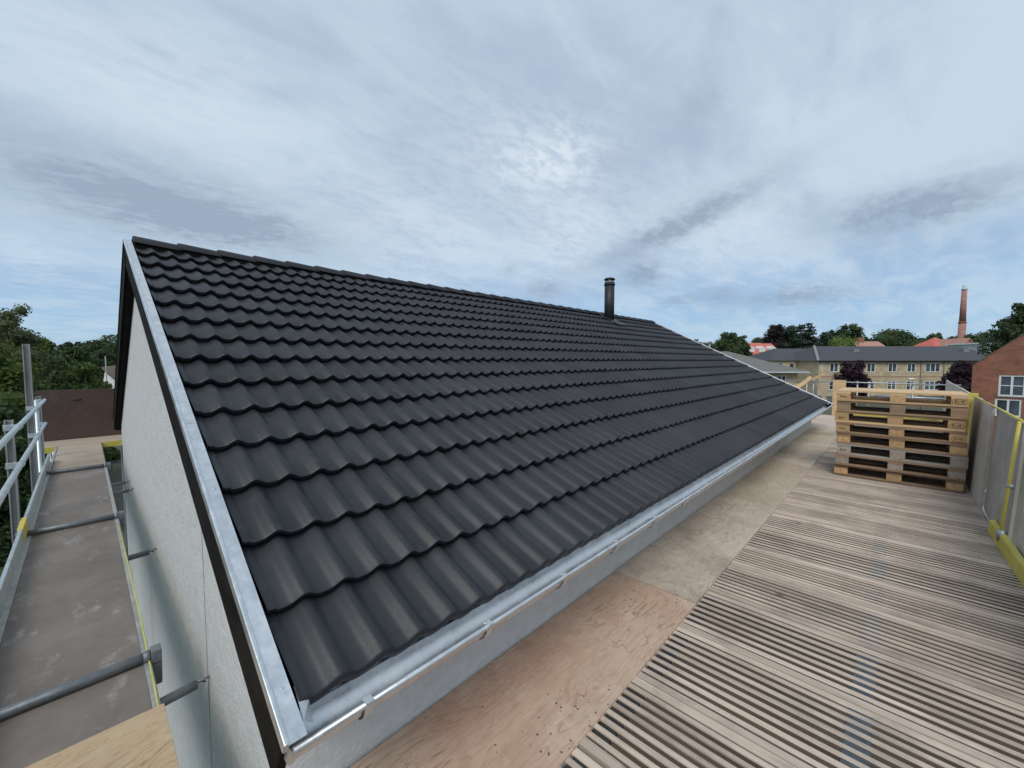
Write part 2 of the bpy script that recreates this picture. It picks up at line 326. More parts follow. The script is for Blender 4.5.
# ------------------------------------------------------------------ object helpers
MAT4 = {}
def tag(o, label=None, cat=None, group=None, kind=None):
    if label: o['label'] = label
    if cat: o['category'] = cat
    if group: o['group'] = group
    if kind: o['kind'] = kind
    return o
def thing(name, label, cat, loc=(0, 0, 0), rz=0., group=None):
    o = bpy.data.objects.new(name, None); COL.objects.link(o); o.empty_display_size = .2
    o.location = loc; o.rotation_euler = (0, 0, rz); tag(o, label, cat, group)
    MAT4[o.name] = Matrix.Translation(Vector(loc)) @ Matrix.Rotation(rz, 4, 'Z'); return o
def root_of(o):
    while o.parent: o = o.parent
    return o
class MB:
    def __init__(s): s.v = []; s.f = []; s.sm = []
    def add(s, vs, fs, smooth=False):
        b = len(s.v); s.v += [tuple(p) for p in vs]; s.f += [tuple(i+b for i in f) for f in fs]; s.sm += [smooth]*len(fs); return s
    def box(s, x0, x1, y0, y1, z0, z1):
        return s.add([(x0, y0, z0), (x1, y0, z0), (x1, y1, z0), (x0, y1, z0), (x0, y0, z1), (x1, y0, z1), (x1, y1, z1), (x0, y1, z1)],
                     [(0, 3, 2, 1), (4, 5, 6, 7), (0, 1, 5, 4), (1, 2, 6, 5), (2, 3, 7, 6), (3, 0, 4, 7)])
    def beam(s, a, b, w, h, up=(0, 0, 1)):
        a, b = Vector(a), Vector(b); d = (b-a).normalized(); upv = Vector(up); sx = d.cross(upv)
        if sx.length < 1e-4: sx = d.cross(Vector((0, 1, 0)))
        sx.normalize(); uu = sx.cross(d); vs = []
        for p in (a, b):
            for i, j in ((-1, -1), (1, -1), (1, 1), (-1, 1)): vs.append(p+sx*(i*w/2)+uu*(j*h/2))
        return s.add(vs, [(0, 1, 2, 3), (7, 6, 5, 4), (0, 4, 5, 1), (1, 5, 6, 2), (2, 6, 7, 3), (3, 7, 4, 0)])
    def tube(s, a, b, r, n=14, r2=None, caps=True):
        return s.path([a, b], [r, r if r2 is None else r2], n, caps)
    def path(s, pts, rs, n=12, caps=True):
        pts = [Vector(p) for p in pts]
        if isinstance(rs, (int, float)): rs = [rs]*len(pts)
        base = len(s.v); k = len(pts); prev = None
        for i, p in enumerate(pts):
            d = (pts[min(i+1, k-1)]-pts[max(i-1, 0)]).normalized()
            ref = Vector((0, 0, 1)) if abs(d.z) < .9 else Vector((1, 0, 0))
            if prev is not None: a = (prev-d*prev.dot(d)); a = a.normalized() if a.length > 1e-5 else d.cross(ref).normalized()
            else: a = d.cross(ref).normalized()
            prev = a; b = d.cross(a)
            for j in range(n):
                t = 2*math.pi*j/n; s.v.append(tuple(p+(a*math.cos(t)+b*math.sin(t))*rs[i]))
        for i in range(k-1):
            for j in range(n):
                s.f.append((base+i*n+j, base+i*n+(j+1) % n, base+(i+1)*n+(j+1) % n, base+(i+1)*n+j)); s.sm.append(True)
        if caps:
            s.f.append(tuple(base+j for j in range(n))[::-1]); s.f.append(tuple(base+(k-1)*n+j for j in range(n))); s.sm += [False, False]
        return s
    def prism(s, poly, axis, a, b):          # poly of 2-D points in the plane across axis, from a to b
        def P(q, t): return {0: (t, q[0], q[1]), 1: (q[0], t, q[1]), 2: (q[0], q[1], t)}[axis]
        n = len(poly); vs = [P(q, a) for q in poly]+[P(q, b) for q in poly]
        return s.add(vs, [tuple(range(n))[::-1], tuple(range(n, 2*n))]+[(i, (i+1) % n, n+(i+1) % n, n+i) for i in range(n)])
    def build(s, name, m, parent=None, local=False, bevel=0., loc=None):
        me = bpy.data.meshes.new(name); vs = s.v
        off = Matrix.Identity(4)
        if parent is not None:
            if not local: off = MAT4.get(root_of(parent).name, Matrix.Identity(4)).inverted()
        elif loc is not None: off = Matrix.Translation(-Vector(loc))
        vs = [tuple(off @ Vector(p)) for p in vs]
        me.from_pydata(vs, [], s.f); me.polygons.foreach_set('use_smooth', s.sm); me.materials.append(M[m] if isinstance(m, str) else m); me.update()
        o = bpy.data.objects.new(name, me); COL.objects.link(o)
        if parent is not None: o.parent = parent
        elif loc is not None: o.location = loc; MAT4[o.name] = Matrix.Translation(Vector(loc))
        if bevel:
            bv = o.modifiers.new('bevel', 'BEVEL'); bv.width = bevel; bv.segments = 2; bv.limit_method = 'ANGLE'; bv.angle_limit = math.radians(40)
        return o
def recalc(o):
    import bmesh
    b = bmesh.new(); b.from_mesh(o.data); bmesh.ops.recalc_face_normals(b, faces=b.faces); b.to_mesh(o.data); b.free(); return o

GZ = -5.6; DZ = -1.55
# ------------------------------------------------------------------ ground and slopes
def ground():
    mb = MB(); n = 40; S = 900
    g = [-S+2*S*i/n for i in range(n+1)]
    vs = [(x, y, GZ) for y in g for x in g]
    fs = [(j*(n+1)+i, j*(n+1)+i+1, (j+1)*(n+1)+i+1, (j+1)*(n+1)+i) for j in range(n) for i in range(n)]
    mb.add(vs, fs); tag(mb.build('ground', 'ground'), kind='structure')
    mb = MB(); mb.add([(-30, -6, GZ+.01), (.2, -6, GZ+.01), (.2, 34, GZ+.01), (-30, 34, GZ+.01)], [(0, 1, 2, 3)])
    tag(mb.build('lawn', 'grass'), kind='structure')
    mb = MB(); k = 120; vs = []; fs = []
    for i in range(k+1):
        t = -.5+i/k*(math.pi*1.02+.5)
        for j, (r, h) in enumerate(((230, 0), (270, 7), (330, 12.5), (420, 13.5), (560, 0))):
            hh = h*(1+.22*math.sin(3.1*t+j*.4)+.12*math.sin(9*t+1))
            vs.append((r*math.cos(t), r*math.sin(t), GZ-.3+hh))
    for i in range(k):
        for j in range(4): a = i*5+j; fs.append((a, a+5, a+6, a+1))
    mb.add(vs, fs, True); tag(mb.build('hills', 'hill'), kind='structure')
ground()

# ------------------------------------------------------------------ foliage
def leaf_cloud(centers, radii, count, size, seed, flat=.7, up=.35, solid=True):
    r = np.random.default_rng(seed); centers = np.asarray(centers, float); radii = np.asarray(radii, float)
    w = radii[:, 0]*radii[:, 1]+radii[:, 0]*radii[:, 2]; w = w/w.sum()
    k = r.choice(len(centers), count, p=w)
    d = r.normal(size=(count, 3)); d /= np.linalg.norm(d, axis=1)[:, None]
    rad = r.uniform(.45, 1.06, count)**.6
    P = centers[k]+d*radii[k]*rad[:, None]
    nrm = d+r.normal(size=(count, 3))*flat+np.array([0, 0, up]); nrm /= np.linalg.norm(nrm, axis=1)[:, None]
    a = np.cross(nrm, r.normal(size=(count, 3))); a /= np.linalg.norm(a, axis=1)[:, None]; b = np.cross(nrm, a)
    s = size*r.uniform(.55, 1.3, count)[:, None]
    V = np.stack([P-a*s*.9, P-b*s*.42+nrm*s*.12, P+a*s*.9, P+b*s*.42+nrm*s*.12], 1).reshape(-1, 3)
    Fc = np.arange(count*4).reshape(-1, 4)
    return V, Fc
def crown_mesh(name, mat, parent, centers, radii, count, size, seed, origin=(0, 0, 0), **k):
    V, Fc = leaf_cloud(centers, radii, count, size, seed, **k); V = V-np.array(origin)
    # a ragged inner mass of twigs and shaded leaves so that the crown is not see-through at its heart
    vs = [tuple(p) for p in V]; fs = [tuple(f) for f in Fc]
    r = np.random.default_rng(seed+5)
    for c, rr in zip(centers, radii):
        b = len(vs); n1, n2 = 8, 5
        for i in range(n2+1):
            ph = math.pi*i/n2
            for j in range(n1):
                th = 2*math.pi*j/n1; q = .62*r.uniform(.75, 1.15)
                vs.append((c[0]-origin[0]+rr[0]*q*math.sin(ph)*math.cos(th), c[1]-origin[1]+rr[1]*q*math.sin(ph)*math.sin(th), c[2]-origin[2]+rr[2]*q*math.cos(ph)))
        for i in range(n2):
            for j in range(n1): fs.append((b+i*n1+j, b+i*n1+(j+1) % n1, b+(i+1)*n1+(j+1) % n1, b+(i+1)*n1+j))
    me = bpy.data.meshes.new(name); me.from_pydata(vs, [], fs); me.materials.append(M[mat]); me.update()
    o = bpy.data.objects.new(name, me); COL.objects.link(o); o.parent = parent; return o
def tree(name, label, base, height, width, mat, seed, count=3500, size=.35, lumps=11, trunk=.32, shape='round', group=None, cat='tree', sparse=1.0, z0=None):
    r = np.random.default_rng(seed); bx, by, bz = base
    t = thing(name, label, cat, base, 0, group)
    th = height*trunk; cz0 = bz+th*.75; ch = height-th*.75; cs = []; rs = []
    for i in range(lumps):
        f = (i+.5)/lumps
        if shape == 'round': wr = math.sin(math.pi*min(1, .16+f*.78))**.7
        elif shape == 'cedar': wr = 1.05-.75*f+.1*math.sin(i*2.4)
        elif shape == 'column': wr = .9-.25*abs(f-.4)
        else: wr = 1-.85*f
        wr = max(wr, .5) if shape == 'round' else wr
        a = i*2.4+r.uniform(-.5, .5); d = width/2*wr*r.uniform(.25, .68)
        q = width/2*wr*r.uniform(.46, .72)*sparse
        hz = q*(.75 if shape != 'cedar' else .33); zc = cz0+ch*f*.93
        zc = min(zc, bz+height-hz*.95)
        cs.append((bx+d*math.cos(a), by+d*math.sin(a), zc)); rs.append((q, q, max(hz, .3)))
        if shape == 'cedar' or lumps > 8:
            a2 = a+math.pi+r.uniform(-.6, .6); cs.append((bx+d*math.cos(a2), by+d*math.sin(a2), zc+r.uniform(-.4, .2))); rs.append((q*.8, q*.8, max(hz*.8, .3)))
    crown_mesh('crown', mat, t, cs, rs, count, size, seed, origin=base)
    mb = MB(); r0 = max(.1, height*.022)
    top = (bx+r.uniform(-.2, .2), by+r.uniform(-.2, .2), bz+height*.8)
    mb.path([(bx, by, bz-.1), (bx+.05, by, bz+height*.3), (bx, by+.05, bz+height*.55), top], [r0*1.3, r0, r0*.6, r0*.2], 8)
    for c in cs[::2]:
        s0 = Vector((bx, by, bz+height*random.uniform(.25, .5)))
        if c[2] > s0.z: mb.path([s0, (s0+Vector(c))/2+Vector((0, 0, -.1)), c], [r0*.45, r0*.3, r0*.1], 6)
    mb.build('trunk', 'bark', t); return t
def tree_at(name, label, u, vtop, D, wpx, mat, seed, **k):        # a tree on the ground whose top stands on the bearing (u, vtop)
    p = far(u, vtop, D); h = p.z-GZ
    return tree(name, label, (p.x, p.y, GZ), h, wpx/FPX*D, mat, seed, **k)

# ------------------------------------------------------------------ the house with the new roof
T = math.radians(26.46); CT, ST = math.cos(T), math.sin(T)
Y0, Z0 = 1.2, -.997; A = .314; NC = 15; XA, XB = .378, 11.78; PW = .1395; XLOW = .428
YR = Y0+A*NC*CT+.02; ZR = Z0+A*NC*ST+.01
house = thing('house', 'white plastered house with new black tiled roof and zinc gutters', 'house', (.4, 1.47, GZ))
def R_(x, s, h, mirror=False):                       # a point on the roof: x along, s up the slope, h out of the plane
    y = Y0+s*CT-h*ST; z = Z0+s*ST+h*CT
    return (x, 2*YR-y if mirror else y, z)
def prof(x):
    ph = ((x-XLOW)/PW) % 1.0                          # 0 at the pan
    d = abs(ph-.5)                                    # .5 from the roll
    roll = max(0., 1-d/.40); h = .029*(roll*roll*(3-2*roll))
    h += .0022*math.exp(-((ph-.13)/.03)**2)
    if x < .405: h = max(h, .010+(.405-x)*.1)
    return h
def tiles(mirror, per=14):
    xs = [XA+.001]+list(np.arange(.385, XB, PW/per))+[XB]; n = len(xs); vs = []; fs = []
    P = [prof(x) for x in xs]; rows_per = 6
    rr = np.random.default_rng(3)
    for c in range(NC):
        s0 = c*A; s1 = s0+A+.03
        if c == NC-1: s1 = s0+A
        jit = rr.uniform(-.0025, .0025, 400); lift = rr.uniform(-.0018, .0022, 400)
        spec = [(s0+.06, 0, -.020), (s0+.003, 0, -.016), (s0-.002, 0, .008), (s0+.001, 0, .0235), (s0+.010, 0, .0295), (s1, 1, -.014)]
        if c: spec = [(s0+.06, 0, -.020), (s0+.022, 0, -.017), (s0+.002, 0, .013), (s0+.0015, 0, .0260), (s0+.008, 0, .0305), (s1, 1, -.014)]
        for (s, back, h) in spec:
            for x, p in zip(xs, P):
                ti = int((x-XLOW+PW/2)//(2*PW))+2
                sj = jit[ti] if not back else 0; hj = lift[ti]
                vs.append(R_(x, s+sj, p+h+hj+.010, mirror))
        b = c*rows_per*n
        for k in range(rows_per-1):
            for i in range(n-1): fs.append((b+k*n+i, b+k*n+i+1, b+(k+1)*n+i+1, b+(k+1)*n+i))
    mb = MB(); mb.add(vs, fs, True); o = mb.build('roof_tiles', 'tile', house)
    try:
        o.data.set_sharp_from_angle(angle=math.radians(50))
    except Exception: pass
    return o
tiles(False); tiles(True, 6)
def roof_deck():
    mb = MB()
    for mi in (False, True):
        a = [R_(x, s, h, mi) for x in (XA+.01, XB-.01) for s, h in ((.03, -.02), (A*NC-.01, -.02), (A*NC-.01, -.16), (.10, -.16), (.03, -.10))]
        mb.add(a, [(0, 1, 2, 3, 4), (9, 8, 7, 6, 5)]+[(i, 5+i, 5+(i+1) % 5, (i+1) % 5) for i in range(5)])
    mb.build('roof_boarding', 'fascia', house)
roof_deck()
def ridge():
    step = .339; x = XA-.0; i = 0
    while x < XB-.05:
        mb = MB(); x1 = min(x+step+.03, XB+.01); vs = []; n = 9
        pts = []
        for k in range(n):
            t = math.pi*(k/(n-1)); pts.append((-math.cos(t)*.105, math.sin(t)**.8*.060))
        for (xx, dz, sc_) in ((x, .012, 1.04), (x+.012, .015, 1.05), (x1, .0, .97)):
            for (py, pz) in pts: vs.append((xx, YR+py*sc_, ZR+.018+pz*sc_+dz-(.0 if abs(py) < .1 else .012)))
            for (py, pz) in pts: vs.append((xx, YR+py*sc_*.86, ZR+.006+pz*sc_*.86+dz-.006))
        m = 2*n; fs = []
        for a in range(2):
            for k in range(n-1): fs.append((a*m+k, a*m+k+1, (a+1)*m+k+1, (a+1)*m+k))
        for k in range(n-1):
            fs.append((k+1, k, n+k, n+k+1)); fs.append((2*m+k, 2*m+k+1, 2*m+n+k+1, 2*m+n+k))
        mb.add(vs, fs, True); o = mb.build('ridge_tile', 'tile', house); recalc(o)
        try: o.data.set_sharp_from_angle(angle=math.radians(45))
        except Exception: pass
        x += step; i += 1
ridge()
MB().box(XA+.01, XB-.01, YR-.085, YR+.085, ZR-.07, ZR+.030).build('ridge_filler', 'fascia', house)
def walls():
    mb = MB(); x0, x1 = .40, 11.75; ya, yb = 1.47, 2*YR-1.47
    zt = Z0+(1.47-Y0)/CT*ST-.16; zr = ZR-.17
    poly = [(ya, GZ), (yb, GZ), (yb, zt), (YR, zr), (ya, zt)]
    mb.prism(poly, 0, x0, x1); o = mb.build('wall', 'plaster', house); recalc(o)
    mb = MB(); mb.box(.3985, .4, 2.66, 2.664, GZ, -.75); mb.build('wall_joint', 'darktube', house)
walls()
def verge(mirror, xo, sgn):      # xo outer x, sgn -1 near gable, +1 far gable
    def beam(name, x0, x1, h0, h1, mat, s0, s1, bevel=0):
        mb = MB(); vs = [R_(x, s, h, mirror) for x in (x0, x1) for s, h in ((s0, h0), (s1, h0), (s1, h1), (s0, h1))]
        mb.add(vs, [(0, 1, 2, 3), (7, 6, 5, 4), (0, 4, 5, 1), (1, 5, 6, 2), (2, 6, 7, 3), (3, 7, 4, 0)]); o = mb.build(name, mat, house, bevel=bevel); recalc(o); return o
    g = lambda d: xo-sgn*d
    top = A*NC+.02
    lo = -.085
    beam('verge_flashing', g(.0), g(.049), .052, .056, 'galv', lo, top)
    beam('verge_flashing_lip', g(.047), g(.050), -.0, .053, 'galv', lo+.06, top)
    beam('verge_flashing_bead', g(-.008), g(.006), .026, .0635, 'fascia' if mirror else 'galv', lo, top, .004)
    beam('verge_board', g(-.001), g(.024), -.165, .045, 'fascia', -.06, top)
    beam('verge_underboard', g(.024), g(.09), -.19, -.165, 'fascia', -.02, top)
    if not mirror and sgn < 0:
        for s in (.06, .95, 1.9, 2.8, 3.7):
            mb = MB(); p = Vector(R_(g(.03), s, .0585)); mb.tube(p-Vector((0, 0, .004)), p, .0045, 8); mb.build('verge_nail', 'galv', house)
    for s in (1.45, 3.1):
        beam('verge_flashing_joint', g(-.0085), g(.050), .0560, .0568, 'galv', s, s+.006)
verge(False, .320, -1); verge(True, .320, -1); verge(False, 11.85, 1); verge(True, 11.85, 1)
def gutter(mirror):
    cy, cz, r = 1.165, -1.012, .062
    if mirror: cy = 2*YR-cy
    sg = -1 if not mirror else 1
    xa, xb = .335, 11.93
    def ring(rad, n=13): return [(cy+sg*math.cos(math.pi*k/(n-1))*rad, cz-math.sin(math.pi*k/(n-1))*rad) for k in range(n)]
    mb = MB(); a, b = ring(r), ring(r-.003); n = len(a); vs = []; segs = [xa+(xb-xa)*i/24 for i in range(25)]
    for x in segs:
        w = .0012*math.sin(x*7.3)
        vs += [(x, p[0]+w, p[1]+w) for p in a]+[(x, p[0]+w, p[1]+w) for p in b]
    fs = []
    for i in range(24):
        o0 = i*2*n; o1 = o0+2*n
        for k in range(n-1):
            fs.append((o0+k, o0+k+1, o1+k+1, o1+k)); fs.append((o0+n+k, o1+n+k, o1+n+k+1, o0+n+k+1))
    mb.add(vs, fs, True); ob = mb.build('gutter', 'galv', house)
    mb = MB(); mb.path([(x, cy+sg*(r+.004)+.001*math.sin(x*7.3), cz+.004) for x in segs], .0095, 12); mb.build('gutter_bead', 'galv', ob)
    for x in (xa, xb):
        mb = MB(); e = ring(r+.004); mb.prism(e, 0, x-.003, x+.003); mb.build('gutter_end_cap', 'galv', ob)
    x = .54
    while x < 11.8:
        mb = MB(); e = [(x, p[0], p[1]) for p in [(cy+sg*math.cos(t)*(r+.006), cz-math.sin(t)*(r+.006)) for t in [math.pi*k/12 for k in range(13)]]]
        vs = []
        for p in e:
            c = Vector((p[0], cy, cz)); dd = (Vector(p)-c).normalized()
            for dx in (-.013, .013):
                vs.append((p[0]+dx, p[1], p[2])); vs.append(tuple(Vector((p[0]+dx, p[1], p[2]))+dd*.003))
        fs = []
        for k in range(12):
            q = k*4; fs += [(q+1, q+3, q+7, q+5), (q, q+4, q+6, q+2), (q, q+1, q+5, q+4), (q+2, q+6, q+7, q+3)]
        mb.add(vs, fs)
        mb.box(x-.013, x+.013, min(cy+sg*(r+.018), cy+sg*(r-.012)), max(cy+sg*(r+.018), cy+sg*(r-.012)), cz+.0135, cz+.0165)
        mb.build('gutter_bracket', 'galv', house); x += .487
    mb = MB(); y0, y1 = sorted((1.195 if not mirror else 2*YR-1.195, 1.30 if not mirror else 2*YR-1.30))
    s = sg
    pts = [(cy-sg*.050, cz-.004), (cy-sg*.058, cz+.012)]
    a = R_(0, .03, -.040, mirror); b = R_(0, .12, -.030, mirror)
    c0 = (cy-sg*.050, cz-.044)
    mb.add([(xa+.03, c0[0], c0[1]), (xb-.08, c0[0], c0[1]), (xb-.08, a[1], a[2]), (xa+.03, a[1], a[2]), (xa+.03, b[1], b[2]), (xb-.08, b[1], b[2])], [(0, 1, 2, 3), (3, 2, 5, 4)])
    o = mb.build('eaves_flashing', 'galv', house); so_ = o.modifiers.new('t', 'SOLIDIFY'); so_.thickness = .0015
    # boxed eaves between wall and gutter
    yw = 1.47 if not mirror else 2*YR-1.47; yg = 1.245 if not mirror else 2*YR-1.245
    mb = MB(); mb.box(.40, 11.74, min(yg, yw), max(yg, yw), -1.085, -1.068); mb.box(.40, 11.74, min(yg, yg+.02*(1 if not mirror else -1)), max(yg, yg+.02*(1 if not mirror else -1)), -1.068, -.985)
    mb.build('soffit', 'fascia', house)
gutter(False); gutter(True)
def corner_bits():
    mb = MB(); p = [R_(.378, .05, .05), R_(.405, .0, .035), R_(.398, -.055, .03), R_(.372, -.05, .052)]
    mb.add([Vector(q) for q in p]+[Vector(q)+Vector((0, 0, .003)) for q in p], [(0, 1, 2, 3), (7, 6, 5, 4), (0, 4, 5, 1), (1, 5, 6, 2), (2, 6, 7, 3), (3, 7, 4, 0)])
    mb.build('flashing_flap', 'galv', house)
corner_bits()
def flue():
    t = thing('flue_pipe', 'black round flue pipe with rain cap rising beside the roof ridge', 'chimney', (8.76, 5.12, .95))
    x, y = 8.76, 5.12; mb = MB(); mb.tube((x, y, .85), (x, y, 1.86), .117, 28); mb.build('pipe', 'chim', t)
    mb = MB(); mb.tube((x, y, 1.80), (x, y, 1.85), .128, 28); mb.build('collar', 'chim', t)
    mb = MB()
    for k in range(4): a = k*math.pi/2+.5; mb.tube((x+.10*math.cos(a), y+.10*math.sin(a), 1.85), (x+.10*math.cos(a), y+.10*math.sin(a), 1.95), .012, 8)
    mb.tube((x, y, 1.85), (x, y, 1.925), .085, 20); mb.build('outlet', 'steel', t)
    mb = MB(); mb.path([(x, y, 1.935), (x, y, 1.95), (x, y, 1.975), (x, y, 1.985)], [.13, .132, .10, .02], 28); mb.build('rain_cap', 'chim', t)
    mb = MB(); v = [R_(x+dx, s, .05+dh) for dx, s, dh in ((-.22, 3.98, 0), (.22, 3.98, 0), (.22, 4.55, 0), (-.22, 4.55, 0))]
    mb.add(v+[tuple(Vector(q)+Vector((0, -.01, .02))) for q in v], [(0, 1, 2, 3), (7, 6, 5, 4), (0, 4, 5, 1), (1, 5, 6, 2), (2, 6, 7, 3), (3, 7, 4, 0)]); mb.build('base_flashing', 'chim', t)
flue()

# ------------------------------------------------------------------ scaffold beside the long wall
def sheet(x0, x1, y0, y1, z, mat, name, label, th=.02, rz=0):
    mb = MB(); mb.box(x0, x1, y0, y1, z-th, z); o = mb.build(name, mat, None, bevel=.002, loc=((x0+x1)/2, (y0+y1)/2, z-th)); tag(o, label, 'plywood', 'plywood sheets laid along the wall' if 'along' in label else None)
    return o
for x0, x1, m_, lb, dz in [(.30, 2.622, 'plyA', 'reddish plywood sheet along the wall, nearest to the roof corner, with dark spots', 0),
                           (2.630, 4.965, 'plyB', 'greyish beige plywood sheet along the wall, second from the roof corner', .004),
                           (4.972, 7.22, 'plyC', 'stained plywood sheet along the wall, third from the roof corner', -.003),
                           (7.23, 9.37, 'plyB', 'plywood sheet along the wall level with the pallet stack, fourth from the corner', .002),
                           (9.38, 11.35, 'plyC', 'plywood sheet along the wall just before the far gutter end', .0),
                           (11.36, 14.6, 'plyB', 'plywood sheet beyond the far end of the house, running up to the timber post', .003)]:
    sheet(x0, x1, .885, 1.455 if x1 < 11.5 else 2.4, DZ+.012+dz, m_, 'plywood_sheet', lb)
JO = [-.66, -.17, .33, .82, 1.32, 1.82, 2.352, 2.87, 3.35, 3.80, 4.28, 4.80, 5.29, 5.84, 6.33, 6.83, 7.33, 7.83, 8.33, 8.83, 9.33, 9.83, 10.33, 10.83, 11.33, 11.83, 12.33, 12.83, 13.33, 13.83, 14.33, 14.8]
ORD = ['first', 'second', 'third', 'fourth', 'fifth', 'sixth', 'seventh', 'eighth', 'ninth', 'tenth', 'eleventh', 'twelfth', 'thirteenth', 'fourteenth', 'fifteenth', 'sixteenth', 'seventeenth', 'eighteenth']
def slat_panels():
    r = random.Random(4); K = 15                           # panel K lies under the pallets' front edge
    for i in range(len(JO)-1):
        a, b = JO[i]+.006, JO[i+1]-.006
        if i < K: lb = 'slatted weathered decking panel, %s counted towards the viewer from the pallet stack' % ORD[K-1-i]
        elif i in (15, 16): lb = ['slatted decking panel under the near edge of the pallet stack', 'slatted decking panel under the back of the pallet stack'][i-15]
        else: lb = 'slatted decking panel behind the pallet stack, %s counted from it' % ORD[i-17]
        t = thing('decking_panel', lb, 'decking', (a, .12, DZ-.1), 0, 'slatted decking panels of the scaffold floor')
        ya = -.665+r.uniform(-.015, .015); yb = .885+r.uniform(.0, .02)
        mb = MB(); wide = .056 if i % 2 == 0 else .048
        n = 8 if i % 3 else 7; pit = (b-a-2*wide*.75)/n
        sk = r.uniform(-.006, .006); dz = r.uniform(-.003, .003)
        def slat(x0, x1, tz=0.):
            s = r.uniform(-.0012, .0012)
            mb.add([(x0, ya, DZ-.03), (x1, ya, DZ-.03), (x1+sk, yb, DZ-.03), (x0+sk, yb, DZ-.03), (x0, ya, DZ+dz+tz+s), (x1, ya, DZ+dz+tz-s), (x1+sk, yb, DZ+dz+tz-s), (x0+sk, yb, DZ+dz+tz+s)],
                   [(0, 3, 2, 1), (4, 5, 6, 7), (0, 1, 5, 4), (1, 2, 6, 5), (2, 3, 7, 6), (3, 0, 4, 7)])
        slat(a, a+wide*.75)
        for k in range(n):
            wd = pit*r.uniform(.43, .49); x0 = a+wide*.75+pit*(k+.5)-wd/2; slat(x0, x0+wd)
        slat(b-wide*.75, b)
        mb.build('slats', 'slat', t, bevel=.003)
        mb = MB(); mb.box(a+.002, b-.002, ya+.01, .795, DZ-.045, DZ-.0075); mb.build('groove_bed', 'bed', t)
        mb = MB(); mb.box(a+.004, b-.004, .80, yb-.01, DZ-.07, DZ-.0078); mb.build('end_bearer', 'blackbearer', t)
        if i < 14 or r.random() < .5:
            mb = MB(); mb.box(a+.003, b-.003, .028, .112, DZ-.0072, DZ-.0052); mb.build('middle_bearer', 'bearer', t)
        for yy in (-.5, .55):
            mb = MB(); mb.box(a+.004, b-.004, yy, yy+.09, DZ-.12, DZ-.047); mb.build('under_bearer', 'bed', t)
slat_panels()
def understructure():
    t = thing('scaffold_frame', 'grey tube scaffold carrying the slatted walkway along the eaves', 'scaffold', (0, -.7, GZ))
    for x in (-.5, 2.4, 5.13, 8.0, 10.9, 14.85):
        for y in (-.76, 1.40 if x > 12 or x < 0 else .95):
            mb = MB(); mb.tube((x, y, GZ), (x, y, DZ-.13), .024, 10); mb.build('standard', 'tube', t)
        mb = MB(); mb.tube((x, -.9, DZ-.145), (x, 1.4, DZ-.145), .024, 10); mb.build('transom', 'tube', t)
    for y in (-.76, .95):
        mb = MB(); mb.tube((-.6, y, DZ-.195), (14.95, y, DZ-.195), .024, 10); mb.build('ledger', 'tube', t)
    for z in (-.60, -1.02):
        mb = MB(); mb.tube((14.9, -1.1, z), (14.9, 3.0, z), .017, 10); mb.build('end_rail', 'tube', t)
    for y in (2.02, 1.86, .86, .62, -.25, -.95):
        mb = MB(); mb.tube((14.94, y, DZ-.2), (14.94, y, -.56), .018, 10); mb.build('end_post', 'tube', t)
    mb = MB(); mb.box(14.70, 14.73, -.95, .95, DZ, DZ+.11); mb.build('end_toe_board', 'yellow', t)
    for z in (-1.06,):
        mb = MB(); mb.tube((14.98, .5, z+.1), (14.98, -.9, z+.1), .03, 10); mb.build('end_rail', 'tube', t)
understructure()
# new timber post and planks at the far end
o = MB().box(14.50, 14.56, 1.08, 1.36, DZ+.01, -.53).build('timber_post', 'pinenew', None, bevel=.003, loc=(14.53, 1.22, DZ)); tag(o, 'new pale timber board standing upright at the left edge of the pallet stack', 'timber')
for a, b, w, lb in [((14.4, 2.45, -1.05), (14.5, 1.86, -.46), .10, 'pale plank leaning steeply behind the lower edge of the roof'), ((14.75, 2.5, -.86), (14.7, 2.02, -.64), .09, 'short pale plank leaning low, leftmost behind the roof edge'), ((14.65, 1.84, -.53), (14.6, 1.60, -.37), .07, 'small pale plank end sticking up beside the rail posts'),
                    ((14.8, 1.75, -.62), (14.7, 1.45, -1.35), .09, 'greenish weathered plank leaning below the rail')]:
    o = MB().beam(a, b, w, .03, (1, 0, 0)).build('timber_plank', 'pinenew' if 'green' not in lb else 'newply2', None, loc=a); tag(o, lb, 'plank', 'planks leaning at the far scaffold end')

